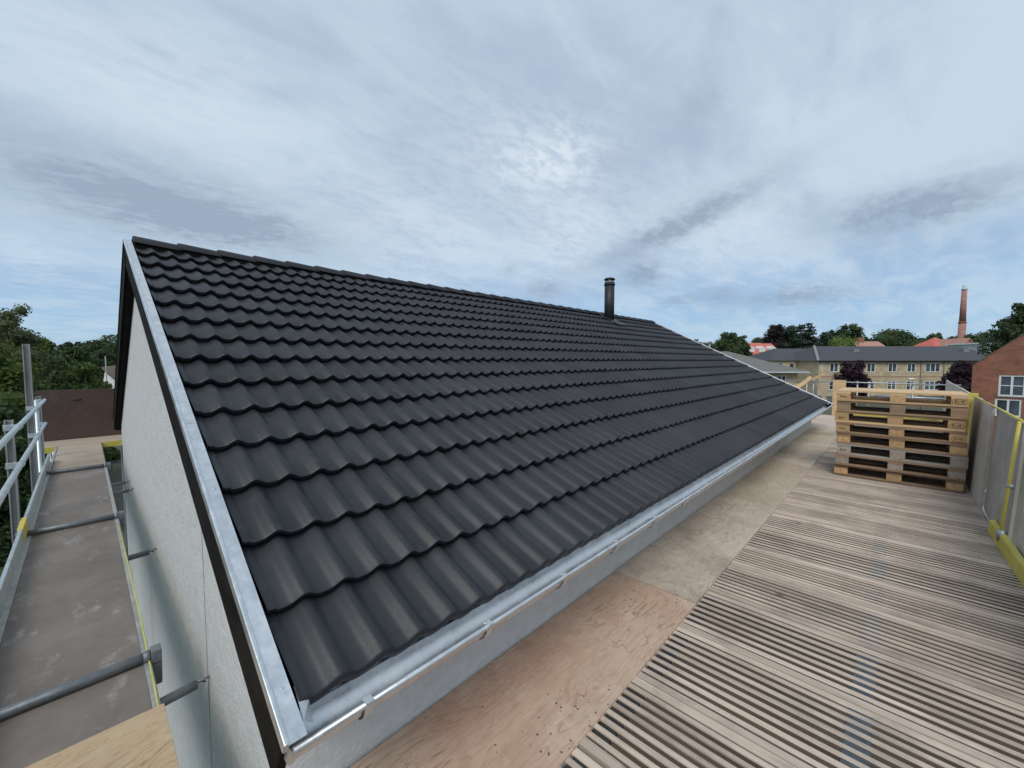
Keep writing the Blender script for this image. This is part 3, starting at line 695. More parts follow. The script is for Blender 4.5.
# ------------------------------------------------------------------ pallets
def text_mesh(txt, size):
    cu = bpy.data.curves.new('txt', 'FONT'); cu.body = txt; cu.size = size; cu.extrude = .0008; cu.align_x = 'CENTER'; cu.align_y = 'CENTER'
    ob = bpy.data.objects.new('txt', cu); COL.objects.link(ob); dg = bpy.context.evaluated_depsgraph_get()
    me = bpy.data.meshes.new_from_object(ob.evaluated_get(dg)); vs = [tuple(v.co) for v in me.vertices]; fs = [tuple(p.vertices) for p in me.polygons]
    bpy.data.objects.remove(ob); bpy.data.meshes.remove(me); return vs, fs
TXT_R = text_mesh('EUR', .046); TXT_L = text_mesh('EPAL', .036)
def pallet(z, dx, dy, rz, wm, bm, stamp_r, stamp_l, label, wm2=None):
    t = thing('wooden_pallet', label, 'pallet', (7.43+dx, .005+dy, z), rz, 'stacked wooden pallets')
    wm2 = wm2 or wm
    def bd(name, x0, x1, y0, y1, z0, z1, m_): mb = MB(); mb.box(x0, x1, y0, y1, z0, z1); return mb.build(name, m_, t, local=True, bevel=.003)
    for x0, w in ((-.4, .1), (-.0725, .145), (.3, .1)): bd('runner_board', x0, x0+w, -.6, .6, 0, .022, wm)
    for i, (x0, w) in enumerate(((-.4, .1), (-.0725, .145), (.3, .1))):
        for j, y0 in enumerate((-.6, -.0725, .455)):
            k = bd('block', x0+.001, x0+w-.001, y0+.001, y0+.144, .0225, .0995, bm)
            if i == 0 and ((j == 0 and stamp_r) or (j == 2 and stamp_l)):
                vs, fs = TXT_R if j == 0 else TXT_L; mb = MB()
                mb.add([(-.4-.0005-v[2], y0+.0725-v[0], .060+v[1]) for v in vs], fs)
                if j == 0:          # the oval round the letters
                    pts = [(y0+.0725+.062*math.cos(q), .060+.030*math.sin(q)) for q in [2*math.pi*n/28 for n in range(28)]]
                    for n in range(28):
                        a, b = pts[n], pts[(n+1) % 28]; mb.beam((-.3995, a[0], a[1]), (-.3995, b[0], b[1]), .003, .0035, (1, 0, 0))
                mb.build('stamp', 'stamp', k, local=True)
    for y0 in (-.6, -.0725, .455): bd('stringer_board', -.4, .4, y0, y0+.145, .100, .1215, wm2)
    for x0, w in ((-.4, .145), (-.21, .1), (-.0725, .145), (.11, .1), (.255, .145)): bd('deck_board', x0, x0+w, -.6, .6, .122, .144, wm2)
spec = [('pineold', 'chipblock', 0, 0, 'grey brown wooden pallet at the very bottom of the stack'),
        ('pineold', 'greyblock', 0, 0, 'greyed wooden pallet, second from the bottom of the stack'),
        ('pinegrey', 'greyblock', 0, 1, 'silver grey wooden pallet, third from the bottom of the stack'),
        ('pineold', 'chipblock', 0, 0, 'brown wooden pallet, fourth from the bottom of the stack'),
        ('pineold', 'chipblock', 1, 1, 'dirty brown wooden pallet, fifth from the bottom of the stack'),
        ('pinenew', 'chipblock', 1, 1, 'pale tan wooden pallet, third from the top of the stack'),
        ('pineold', 'pineold', 0, 0, 'dark brown wooden pallet, second from the top of the stack'),
        ('pinemid', 'chipblock', 1, 1, 'fresh pale wooden pallet on top of the stack')]
rp = random.Random(2)
for i, (wm, bm, sr, sl_, lb) in enumerate(spec):
    pallet(DZ+.003+i*.1445, rp.uniform(-.015, .015), rp.uniform(-.014, .014)-(.01 if i < 4 else -.008), rp.uniform(-.008, .008), wm, bm, sr, sl_, lb, 'pinenew' if i == 7 else ('pinemid' if i == 5 else None))

# ------------------------------------------------------------------ side protection on the right
def guard_board(x0, x1, ya, yb, zt, zb, mat, label, zt1=None, th=.02):
    mb = MB(); zt1 = zt if zt1 is None else zt1; n = 8; vs = []
    for side in (0, 1):
        for i in range(n+1):
            f = i/n; x = x0+(x1-x0)*f; bow = .012*math.sin(math.pi*f)
            vs += [(x, ya+bow-side*th, zb), (x, yb+bow-side*th, zt+(zt1-zt)*f)]
    m_ = 2*(n+1); fs = []
    for i in range(n):
        a = 2*i; fs += [(a, a+1, a+3, a+2), (m_+a, m_+a+2, m_+a+3, m_+a+1), (a, a+2, m_+a+2, m_+a), (a+1, m_+a+1, m_+a+3, a+3)]
    fs += [(0, m_, m_+1, 1), (2*n, 2*n+1, m_+2*n+1, m_+2*n)]
    mb.add(vs, fs); o = mb.build('guard_board', mat, None, loc=(x0, ya, zb)); recalc(o); return tag(o, label, 'board', 'upright boards of the scaffold side')
guard_board(6.42, 7.95, -.655, -.70, -.47, -1.54, 'greyboard', 'grey weathered board standing beside the pallet stack')
guard_board(5.17, 6.44, -.685, -.735, -.50, -1.54, 'greyboard2', 'brownish grey upright board just beyond the slim yellow post', -.485)
guard_board(2.75, 5.06, -.72, -.775, -.47, -1.50, 'greyboard', 'pale grey scuffed board nearest to the viewer at the right edge', -.49)
guard_board(8.1, 10.8, -.74, -.78, -.50, -1.54, 'greyboard', 'grey upright board behind the yellow post, beyond the pallets', -.47)
guard_board(10.85, 14.6, -.78, -.82, -.5, -1.54, 'greyboard', 'farthest grey upright board, reaching the end rail', -.47)
t = thing('barrier_frame', 'slim yellow barrier post and rail between two upright grey boards', 'barrier', (5.12, -.7, DZ))
MB().path([(5.20, -.655, DZ), (5.19, -.66, -1.3), (5.11, -.700, -.48)], .0115, 10).build('post', 'yellow', t)
MB().path([(5.11, -.715, -.475), (6.0, -.712, -.468), (7.9, -.70, -.455)], .010, 8).build('top_rail', 'yellow', t)
MB().tube((5.2, -.655, -1.49), (5.2, -.655, -1.40), .026, 12).build('coupler', 'tube', t)
MB().tube((5.17, -.70, -1.02), (5.17, -.66, -1.02), .02, 10).build('coupler', 'tube', t)
o = MB().box(7.99, 8.03, -.745, -.60, DZ, -.42).build('yellow_post', 'yellow', None, bevel=.004, loc=(8.0, -.66, DZ)); tag(o, 'wide flat yellow post at the right side of the pallet stack', 'post')
def toe():
    mb = MB(); pts = [(5.62, -.655), (4.2, -.70), (2.6, -.76)]
    vs = []
    for (x, y) in pts: vs += [(x, y+.03, DZ+.002), (x, y+.02, DZ+.112), (x, y-.015, DZ+.125), (x, y-.012, DZ+.002)]
    fs = []
    for i in range(2):
        for k in range(4): a = 4*i+k; b = 4*i+(k+1) % 4; fs.append((a, b, b+4, a+4))
    fs += [(3, 2, 1, 0), (8, 9, 10, 11)]
    mb.add(vs, fs); o = mb.build('toe_board', 'yellow', None, bevel=.006, loc=(5.62, -.65, DZ)); recalc(o); tag(o, 'yellow toe board on the slatted floor at the right edge', 'toe board')
toe()

# ------------------------------------------------------------------ scaffold walkway along the gable
def gable_decks():
    ys = [(-.1, 2.745, 'nearest film faced walkway deck, half covered by pale plywood'), (2.765, 5.53, 'grey brown film faced walkway deck, second from the viewer'),
          (5.55, 8.36, 'scuffed film faced walkway deck with white splashes, third from the viewer'), (8.38, 11.05, 'farthest film faced walkway deck, under the dusty plywood')]
    for a, b, lb in ys:
        t = thing('walkway_deck', lb, 'scaffold deck', (-.1, a, DZ-.08), 0, 'scaffold walkway decks along the gable wall')
        MB().box(-.375, .150, a, b, DZ-.02, DZ-.002).build('board', 'deck', t)
        for x0 in (-.405, .151): MB().box(x0, x0+.029, a, b, DZ-.07, DZ+.006).build('side_frame', 'alu', t, bevel=.003)
    for y in (2.755, 5.54, 8.37):
        o = thing('cross_tube', {2.755: 'thick dark scaffold tube lying across the walkway, nearest the viewer', 5.54: 'dark scaffold tube across the middle of the walkway', 8.37: 'dark scaffold tube across the far part of the walkway'}[y], 'tube', (-.1, y, DZ+.02), 0, 'tubes across the walkway')
        MB().tube((-.47, y, DZ+.026), (.205, y+.01, DZ+.026), .0235, 16).build('tube', 'darktube', o)
        mb = MB(); mb.box(.180, .222, y-.028, y+.034, DZ-.01, DZ+.060); mb.add([(.19, y-.02, DZ-.13), (.22, y-.02, DZ-.13), (.22, y+.03, DZ-.13), (.19, y+.03, DZ-.13), (.18, y-.028, DZ-.01), (.222, y-.028, DZ-.01), (.222, y+.034, DZ-.01), (.18, y+.034, DZ-.01)], [(0, 3, 2, 1), (0, 1, 5, 4), (1, 2, 6, 5), (2, 3, 7, 6), (3, 0, 4, 7)])
        mb.build('hook', 'darktube', o, bevel=.005)
        MB().tube((.15, y+.005, DZ+.026), (.178, y+.006, DZ+.026), .029, 16).build('collar', 'darktube', o)
    o = MB().path([(.166, 1.9, DZ+.0105), (.172, 2.6, DZ+.012), (.176, 3.4, DZ+.011), (.172, 4.4, DZ+.0105), (.170, 5.3, DZ+.0105)], .0042, 6).build('yellow_strap', 'paleyellow', None, loc=(.17, 2.6, DZ)); tag(o, 'thin yellow strap lying along the wall side edge of the walkway', 'strap')
    o = MB().box(-.40, .188, 1.15, 2.325, DZ+.008, DZ+.026).build('plywood_sheet', 'newply', None, bevel=.002, loc=(-.1, 1.7, DZ+.008)); tag(o, 'fresh pale plywood sheet on the near end of the gable walkway', 'plywood')
    o = MB().box(-.365, .170, 8.56, 10.85, DZ+.008, DZ+.022).build('plywood_sheet', 'newply2', None, bevel=.002, loc=(-.1, 9.6, DZ+.008)); tag(o, 'dusty plywood sheet on the far end of the gable walkway', 'plywood')
    for y, z in ((2.62, -1.70), (4.9, -1.74), (7.3, -1.70), (7.9, -1.72)):
        t = thing('wall_tie', 'short scaffold tie tube reaching the gable wall, %s' % {2.62: 'nearest to the viewer', 4.9: 'second from the viewer', 7.3: 'third from the viewer', 7.9: 'farthest from the viewer'}[y], 'wall tie', (.3, y, z), 0, 'wall ties under the gable walkway')
        MB().tube((.05, y-.02, z-.01), (.345, y+.0, z), .0235, 14).build('tube', 'darktube', t)
        mb = MB(); mb.path([(.33, y, z+.01), (.37, y, z+.012), (.398, y, z+.012)], .007, 8); mb.path([(.345, y, z+.02), (.36, y+.02, z+.0), (.385, y+.02, z-.02)], .005, 6); mb.build('hook', 'darktube', t)
gable_decks()
def gable_rails():
    t = thing('guard_rail', 'light grey tube guard rail along the outer side of the gable walkway', 'guard rail', (-.47, 5, DZ))
    for z, y1 in ((-.625, 9.95), (-.985, 9.8)):
        MB().tube((-.45, -.5, z), (-.45, y1, z), .0215, 14).build('rail_tube', 'rail', t)
        for y in (6.06, 8.3): MB().tube((-.45, y-.045, z), (-.45, y+.02, z), .030, 14).build('rail_coupler', 'rail', t); 
        for y in (6.06, 8.3): MB().box(-.50, -.45, y-.028, y+.012, z-.04, z-.012).build('coupler_bracket', 'oldpost', t, bevel=.004)
    MB().beam((-.415, -.5, DZ+.075), (-.415, 9.3, DZ+.075), .022, .15).build('toe_board', 'rail', t, bevel=.004)
    MB().box(-.435, -.40, 5.25, 5.62, DZ+.03, DZ+.155).build('toe_board_holder', 'yellow', t, bevel=.005)
    for y, zt, w, n in ((6.06, -.555, .058, 1), (8.3, .22, .068, 1), (9.75, -.55, .058, 1)):
        mb = MB(); x = -.505
        for dx in (-w/2, w/2-.012): mb.box(x+dx, x+dx+.012, y-.03, y+.03, GZ, zt)
        mb.box(x-w/2+.012, x+w/2-.012, y-.004, y+.004, GZ, zt); mb.build('rail_post', 'oldpost', t, bevel=.002)
        for z in (-.625, -.985): MB().box(x-.035, x+.035, y-.042, y-.031, z-.03, z+.03).build('post_clamp', 'rail', t, bevel=.003)
    MB().tube((-.47, 8.62, GZ), (-.47, 8.62, -.54), .024, 12).build('standard', 'rail', t)
    for y in (.0, 2.755, 5.54, 8.37, 11.0):
        MB().tube((.12, y, GZ), (.12, y, DZ-.08), .024, 10).build('standard', 'tube', t)
        if y != 8.37: MB().tube((-.43, y, GZ), (-.43, y, DZ-.08), .024, 10).build('standard', 'tube', t)
gable_rails()
t = thing('end_platform', 'cross platform with yellow edge at the far end of the gable walkway', 'scaffold deck', (0, 11.4, DZ-.1))
MB().box(-.70, 1.4, 11.08, 11.92, DZ-.06, DZ-.003).build('board', 'newply2', t, bevel=.003)
MB().box(-.66, 1.4, 11.06, 11.079, DZ-.11, DZ-.008).build('edge', 'yellow', t)
t = thing('end_board', 'dark brown film faced board closing the far end of the gable walkway', 'board', (0, 11.9, DZ))
MB().box(-.64, 1.5, 11.88, 11.905, DZ+.0, -.57).build('panel', 'brownpanel', t, bevel=.003)
mb = MB(); mb.path([(-.20, 11.878, -.765), (-.15, 11.87, -.765), (-.10, 11.87, -.765), (-.05, 11.878, -.765)], .012, 8); mb.build('handle', 'blackbearer', t)
for y in (11.95,):
    for x in (-.5, .5, 1.3): MB().tube((x, y, GZ), (x, y, -.70), .024, 10).build('standard', 'tube', t)

# ------------------------------------------------------------------ buildings beyond
RZ = YAW-math.pi/2
def facade(mb, x0, x1, z0, z1, y, ops, depth=.12, flip=1):
    xs = sorted({x0, x1, *[o[0] for o in ops], *[o[1] for o in ops]}); zs = sorted({z0, z1, *[o[2] for o in ops], *[o[3] for o in ops]})
    for i in range(len(xs)-1):
        for j in range(len(zs)-1):
            cx, cz = (xs[i]+xs[i+1])/2, (zs[j]+zs[j+1])/2
            if any(o[0] < cx < o[1] and o[2] < cz < o[3] for o in ops): continue
            mb.add([(xs[i], y, zs[j]), (xs[i+1], y, zs[j]), (xs[i+1], y, zs[j+1]), (xs[i], y, zs[j+1])], [(0, 1, 2, 3)])
    for a, b, c, d in ops:
        mb.add([(a, y, c), (b, y, c), (b, y, d), (a, y, d), (a, y+depth, c), (b, y+depth, c), (b, y+depth, d), (a, y+depth, d)], [(0, 4, 5, 1), (1, 5, 6, 2), (2, 6, 7, 3), (3, 7, 4, 0)])
def window(par, a, b, c, d, y, parts=2, fw=.07, cross=False, label=None):
    mb = MB(); y0, y1 = y+.03, y+.10
    mb.box(a, a+fw, y0, y1, c, d); mb.box(b-fw, b, y0, y1, c, d); mb.box(a+fw, b-fw, y0, y1, c, c+fw); mb.box(a+fw, b-fw, y0, y1, d-fw, d)
    for k in range(1, parts):
        x = a+(b-a)*k/parts; mb.box(x-fw*.55, x+fw*.55, y0, y1, c+fw, d-fw)
    if cross: mb.box(a+fw, b-fw, y0+.015, y1-.01, (c+d)/2-.025, (c+d)/2+.025)
    w = mb.build('window', 'white', par, local=True)
    MB().box(a+fw*.5, b-fw*.5, y1-.02, y1+.01, c+fw*.5, d-fw*.5).build('pane', 'glass', w, local=True)
    MB().box(a-.05, b+.05, y-.04, y+.03, c-.06, c-.002).build('sill', 'lead', w, local=True)
    return w
def hip_roof(mb, x0, x1, y0, y1, ze, zr, hl=None, hr=None, oh=.4):
    x0 -= oh; x1 += oh; y0 -= oh; y1 += oh; hw = (y1-y0)/2; hl = hw if hl is None else hl; hr = hw if hr is None else hr; ym = (y0+y1)/2
    v = [(x0, y0, ze), (x1, y0, ze), (x1, y1, ze), (x0, y1, ze), (x0+hl, ym, zr), (x1-hr, ym, zr)]
    mb.add(v, [(0, 1, 5, 4), (1, 2, 5), (2, 3, 4, 5), (3, 0, 4), (0, 3, 2, 1)]); return v
def body(mb, x0, x1, y0, y1, z0, z1, ops, depth=.12):
    facade(mb, x0, x1, z0, z1, y0, ops, depth)
    mb.add([(x0, y0, z0), (x0, y1, z0), (x0, y1, z1), (x0, y0, z1), (x1, y0, z0), (x1, y1, z0), (x1, y1, z1), (x1, y0, z1)], [(0, 3, 2, 1), (4, 5, 6, 7), (1, 2, 6, 5)])
    mb.box(x0+.01, x1-.01, y0+depth+.05, y0+depth+.07, z0, z1)
def loc_at(u, D): p = far(u, 361, D); return (p.x, p.y, GZ)
def local_x(u, D, uo, Do): return (u-uo)/FPX*D if D == Do else (u-512)/FPX*D-(uo-512)/FPX*Do
def zpx(v, D): return -(v-361)/FPX*D-GZ            # height above ground of a pixel row at depth D

def yellow_block():
    D = 65; t = thing('apartment_building', 'long yellow brick building with dark hipped roof and white windows', 'building', loc_at(819, D), RZ)
    X = lambda u: (u-819)/FPX*D
    x1 = X(1012); ops = []; W = []
    zu, zl = zpx(367.5, D), zpx(385.5, D)
    for u in (834.5, 853, 871.5, 893, 912, 933.5, 955, 973, 992):
        w = 2.4 if u == 933.5 else 1.4
        for z, low in ((zu, 0), (zl, 1)): ops.append((X(u)-w/2, X(u)+w/2, z-.75, z+.72)); W.append((X(u)-w/2, X(u)+w/2, z-.75, z+.72, 3 if w > 2 else 2, low))
    ops.append((X(821.5), X(823.5), zu-.7, zu+.7)); W.append((X(821.5), X(823.5), zu-.7, zu+.7, 1, 0))
    mb = MB(); body(mb, 0, x1, 0, 11, 0, zpx(360.8, D), ops); mb.build('wall', 'yellowbrick', t, local=True)
    for a, b, c, d, p, low in W: window(t, a, b, c, d, 0, p, .11, bool(low))
    mb = MB(); v = hip_roof(mb, 0, x1, 0, 11, zpx(360.8, D), zpx(346.3, D+5.5), hl=3.6, hr=3); rf = mb.build('roof', 'slate', t, local=True)
    MB().beam(Vector(v[0])+Vector((0, 0, .05)), Vector(v[4])+Vector((0, 0, .08)), .35, .10).build('hip_flashing', 'lead', rf, local=True)
    MB().box(-.4, x1+.4, -.52, -.40, zpx(360.8, D)-.12, zpx(360.8, D)+.02).build('gutter', 'fascia', t, local=True)
    MB().box(-.003, x1, -.03, -.002, zpx(376.6, D)-.08, zpx(376.6, D)+.06).build('string_course', 'pinkroof', t, local=True)
    for u in (863, 921, 944): MB().box(X(u)-.05, X(u)+.05, -.12, -.03, 0, zpx(360.8, D)).build('downpipe', 'lead', t, local=True)
    for u in (872, 987):
        mb = MB(); x = X(u); mb.box(x-.45, x+.45, 3.0, 4.1, zpx(353, D+3), zpx(351, D+3)+.35); mb.build('roof_vent', 'lead', rf, local=True)
    # rear block set back to the left
    D2 = 70; xa = (772-512)/FPX*D2-(819-512)/FPX*D; y2 = 5.0
    ops = [(-3.1, -2.4, zpx(366.5, D2), zpx(362.8, D2)), (-1.3, -.4, zpx(370, D2), zpx(363.2, D2))]
    mb = MB(); body(mb, xa, -.003, y2, y2+11, 0, zpx(360.6, D2), ops); mb.build('rear_wall', 'yellowbrick', t, local=True)
    for o_ in ops: window(t, *o_, y2, 1, .08)
    mb = MB(); hip_roof(mb, xa, 9, y2, y2+11, zpx(360.6, D2)+.004, zpx(348.6, D2+5.5), hl=4.2, hr=3.5); mb.build('rear_roof', 'slate', t, local=True)
yellow_block()
def low_house():
    D = 33; t = thing('bungalow', 'low yellow brick house with lichened grey hipped roof beyond the far verge', 'house', loc_at(758, D), RZ)
    X = lambda u: (u-758)/FPX*D; x0, x1 = X(690), X(798); ze = zpx(371.5, D)
    ops = [(X(778), X(787), zpx(382.5, D), zpx(375.5, D)), (X(757), X(768), zpx(382.5, D), zpx(375.5, D))]
    mb = MB(); body(mb, x0, x1, 0, 7.6, 0, ze, ops); mb.build('wall', 'yellowbrick', t, local=True)
    for o_ in ops: window(t, *o_, 0, 2, .07)
    mb = MB(); hip_roof(mb, x0, x1, 0, 7.6, ze, zpx(351.5, D+4), hl=4.2, hr=4.2, oh=.55); mb.build('roof', 'greyroof', t, local=True)
    MB().box(x0-.55, x1+.55, -.66, -.552, ze-.10, ze+.01).build('gutter', 'palesheet', t, local=True)
low_house()
def gable_house(name, label, u0, u1, v_ridge, v_eave, D, wallm, roofm, along=True, depth=7, dormers=0, wins=()):
    t = thing(name, label, 'house', loc_at((u0+u1)/2, D), RZ); w = (u1-u0)/FPX*D; ze, zr = zpx(v_eave, D), zpx(v_ridge, D+(depth/2 if along else 0)); x0, x1 = -w/2, w/2
    mb = MB()
    if along:
        mb.prism([(0, 0), (depth, 0), (depth, ze), (depth/2, zr-.15), (0, ze)], 0, x0, x1)
        mb2 = MB()
        for s in (0, 1):
            ya, yb = (-.35, depth/2) if s == 0 else (depth+.35, depth/2); k = (zr-ze)/(depth/2)*.35
            mb2.add([(x0-.3, ya, ze-k), (x1+.3, ya, ze-k), (x1+.3, yb, zr), (x0-.3, yb, zr), (x0-.3, ya, ze-k-.14), (x1+.3, ya, ze-k-.14), (x1+.3, yb, zr-.14), (x0-.3, yb, zr-.14)], [(0, 1, 2, 3), (7, 6, 5, 4), (0, 4, 5, 1), (1, 5, 6, 2), (3, 2, 6, 7), (0, 3, 7, 4)])
    else:
        mb.prism([(x0, 0), (x1, 0), (x1, ze), (0, zr-.15), (x0, ze)], 1, 0, depth)
        mb2 = MB()
        for s in (-1, 1):
            xa = s*(w/2+.35); k = (zr-ze)/(w/2)*.35
            mb2.add([(xa, -.3, ze-k), (xa, depth+.3, ze-k), (0, depth+.3, zr), (0, -.3, zr), (xa, -.3, ze-k-.14), (xa, depth+.3, ze-k-.14), (0, depth+.3, zr-.14), (0, -.3, zr-.14)], [(0, 1, 2, 3), (7, 6, 5, 4), (0, 4, 5, 1), (1, 5, 6, 2), (3, 2, 6, 7), (0, 3, 7, 4)])
    o = mb.build('wall', wallm, t, local=True); recalc(o); rf = mb2.build('roof', roofm, t, local=True); recalc(rf)
    for i in range(dormers):
        x = x0+w*(i+.6)/(dormers+.2); zc = ze+(zr-ze)*.25; yb = depth/2*.25
        mb = MB(); mb.prism([(x-.7, zc), (x+.7, zc), (x+.7, zc+.9), (x, zc+1.4), (x-.7, zc+.9)], 1, yb, yb+2.2); dm = mb.build('dormer', 'offwhite', rf, local=True); recalc(dm)
    return t, (x0, x1, ze, zr)
gable_house('red_roof_house', 'distant house with bright red tiled roof and pale dormers, left of the cedar', 748, 782, 343.5, 355, 92, 'redbrick', 'redroof', True, 9, 3)
gable_house('red_roof_house', 'distant faded clay roofed house behind the bright red roof', 744, 768, 343, 350, 104, 'redbrick', 'pinkroof', True, 8, 0)
t_, b_ = gable_house('pink_roof_house', 'distant house with faded pink tiled roof and stub chimney above the long dark roof', 857, 890, 341.5, 350, 105, 'redbrick', 'pinkroof', True, 8)
MB().box(-1.2, .3, 3.4, 4.6, b_[3]-1, b_[3]+1.0).build('chimney', 'redbrick', t_, local=True)
def pyramid(u0, u1, vt, ve, D, label):
    t = thing('hip_roof_house', label, 'house', loc_at((u0+u1)/2, D), RZ); w = (u1-u0)/FPX*D
    mb = MB(); mb.box(-w/2+.3, w/2-.3, .3, w-.3, 0, zpx(ve, D)); mb.build('wall', 'redbrick', t, local=True)
    mb = MB(); hip_roof(mb, -w/2, w/2, 0, w, zpx(ve, D), zpx(vt, D+w/2), oh=.2, hl=w/2+.1, hr=w/2+.1); mb.build('roof', 'redroof', t, local=True)
pyramid(934, 962, 337.5, 348, 96, 'red pyramid roofed house left of the tall brick chimney foot')
gable_house('brick_gable_house', 'brownish red brick gable standing right in front of the tall chimney foot', 957, 977, 338, 349, 92, 'redbrick', 'pinkroof', False, 8)
for u0, u1, v, D, lb in ((967, 985, 343.3, 100, 'low pale roofed hall just right of the brown gable'), (988, 1015, 342.8, 84, 'pale blue grey flat roofed hall behind the brick house gable')):
    t = thing('flat_hall', lb, 'building', loc_at((u0+u1)/2, D), RZ); w = (u1-u0)/FPX*D
    MB().box(-w/2, w/2, 0, 8, 0, zpx(v+1, D)).build('wall', 'palesheet', t, local=True); MB().box(-w/2-.3, w/2+.3, -.3, 8.3, zpx(v+1, D)+.003, zpx(v, D)+.1).build('roof', 'offwhite', t, local=True)
def brick_house():
    D = 27; rz = YAW-math.radians(55)-math.pi/2; O = Vector(loc_at(973, D)); t = thing('brick_house', 'red brick gable house with white framed windows at the right edge', 'house', tuple(O), rz)
    ex = Vector((math.cos(rz), math.sin(rz), 0)); O0 = Vector((O.x, O.y, 0))
    def X(u):                                  # distance along the gable wall whose bearing is u
        k = (u-512)/FPX; fh = Vector((math.cos(YAW), math.sin(YAW), 0)); return (k*O0.dot(fh)-O0.dot(RT))/(ex.dot(RT)-k*ex.dot(fh))
    def Z(u, v):
        q = O0+ex*X(u); return -(v-361)/FPX*q.dot(Vector((math.cos(YAW), math.sin(YAW), 0)))-GZ
    ze = Z(973, 366); xr = X(1024); sl = (Z(1024, 333)-ze)/xr; w = 8.6; zr = ze+w/2*sl
    wa = X(999.3); wb = X(1026.5)
    ops = [(wa, wb, Z(1000, 396), Z(1000, 375)), (wa-.1, wb-.1, Z(1000, 416), Z(1000, 398.6))]
    mb = MB(); facade(mb, 0, w, 0, ze, 0, ops, .13); mb.add([(0, 0, ze), (w, 0, ze), (w/2, 0, zr)], [(0, 1, 2)])
    mb.add([(0, 0, 0), (0, 12, 0), (0, 12, ze), (0, 0, ze), (w, 0, 0), (w, 12, 0), (w, 12, ze), (w, 0, ze), (w/2, 12, zr)], [(0, 3, 2, 1), (4, 5, 6, 7), (1, 2, 6, 5), (2, 8, 6)])
    mb.box(.02, w-.02, .22, .24, 0, ze); mb.build('wall', 'redbrick', t, local=True)
    for i, o_ in enumerate(ops): window(t, *o_, 0, 2, .09, i == 0)
    mb = MB()
    for s in (0, 1):
        xa = -.02 if s == 0 else w+.02; za = ze-.02*sl
        mb.add([(xa, -.02, za), (w/2, -.02, zr), (w/2, 12.2, zr), (xa, 12.2, za), (xa, -.02, za+.09), (w/2, -.02, zr+.09), (w/2, 12.2, zr+.09), (xa, 12.2, za+.09)], [(0, 1, 2, 3), (4, 5, 6, 7), (0, 4, 5, 1), (0, 3, 7, 4), (3, 2, 6, 7)])
    o = mb.build('roof', 'brownroof', t, local=True); recalc(o)
brick_house()
def tower():
    D = 160; p = far(960, 361, D); t = thing('brick_chimney', 'tall slender red brick factory chimney with pale cap on the skyline', 'chimney', (p.x, p.y, GZ))
    zt = zpx(291, D)+GZ
    mb = MB(); mb.path([(p.x, p.y, GZ), (p.x, p.y, GZ+10), (p.x, p.y, zpx(322, D)+GZ)], [1.3, 1.22, 1.06], 20); mb.path([(p.x, p.y, zpx(322, D)+GZ), (p.x, p.y, zt)], [.98, .74], 20); mb.build('shaft', 'towerbrick', t)
    MB().tube((p.x, p.y, zpx(323.5, D)+GZ), (p.x, p.y, zpx(322, D)+GZ), 1.18, 20).build('band', 'redbrick', t)
    mb = MB(); mb.path([(p.x, p.y, zt), (p.x, p.y, zt+.6), (p.x, p.y, zt+.7), (p.x, p.y, zt+2)], [.84, .86, .6, .55], 20); mb.build('cap', 'palesheet', t)
tower()
def lamp():
    D = 46; p = far(914, 379, D); t = thing('street_lamp', 'white street lamp head in front of the yellow building', 'lamp', (p.x+.3, p.y, GZ))
    q = Vector((p.x, p.y, p.z)); a = q-RT*.2; b = q+RT*.9
    MB().path([(b.x, b.y, GZ), (b.x, b.y, p.z-.35), (b.x, b.y, p.z-.1), tuple((a+b)/2+Vector((0, 0, .02)))], [.06, .05, .045, .035], 10).build('pole', 'oldpost', t)
    mb = MB(); mb.path([tuple(a-RT*.45), tuple(a-RT*.3), tuple(a+RT*.1), tuple(a+RT*.4)], [.04, .12, .11, .03], 12); mb.build('lamp_head', 'white', t)
lamp()
def white_house():
    D = 40; p = far(118, 361, D); t = thing('gable_cottage', 'white gabled cottage with brown roof half hidden by the garden trees', 'house', (p.x, p.y, GZ), RZ)
    X = lambda u: (u-118)/FPX*D
    xa, xb = X(102.5), X(122); xr = X(104.5); z0, zr, ze = 0, zpx(370, D), zpx(384, D)
    mb = MB(); mb.add([(xa, 0, 0), (xb, 0, 0), (xb, 0, ze-.4), (xr, 0, zr), (xa, 0, zr-1.0), (xa, 9, 0), (xb, 9, 0), (xb, 9, ze-.4), (xr, 9, zr), (xa, 9, zr-1.)], [(0, 1, 2, 3, 4), (9, 8, 7, 6, 5), (1, 6, 7, 2), (0, 4, 9, 5)])
    mb.build('wall', 'offwhite', t, local=True)
    mb = MB(); mb.add([(xr-.1, -.25, zr+.12), (xb+.8, -.25, ze-.85), (xb+.8, 9, ze+1.2), (xr-.1, 9, zr+1.0), (xr-.1, -.25, zr+.3), (xb+.8, -.25, ze-.65), (xb+.8, 9, ze+1.4), (xr-.1, 9, zr+1.2)], [(3, 2, 1, 0), (4, 5, 6, 7), (0, 1, 5, 4), (1, 2, 6, 5), (2, 3, 7, 6), (3, 0, 4, 7)])
    mb.build('roof', 'brownroof', t, local=True)
white_house()
p = far(105.3, 356, 36); o = MB().tube((p.x, p.y, GZ), (p.x, p.y, p.z), .05, 8, .035).build('utility_pole', 'oldpost', None, loc=(p.x, p.y, GZ)); tag(o, 'thin grey pole standing before the white cottage', 'pole')
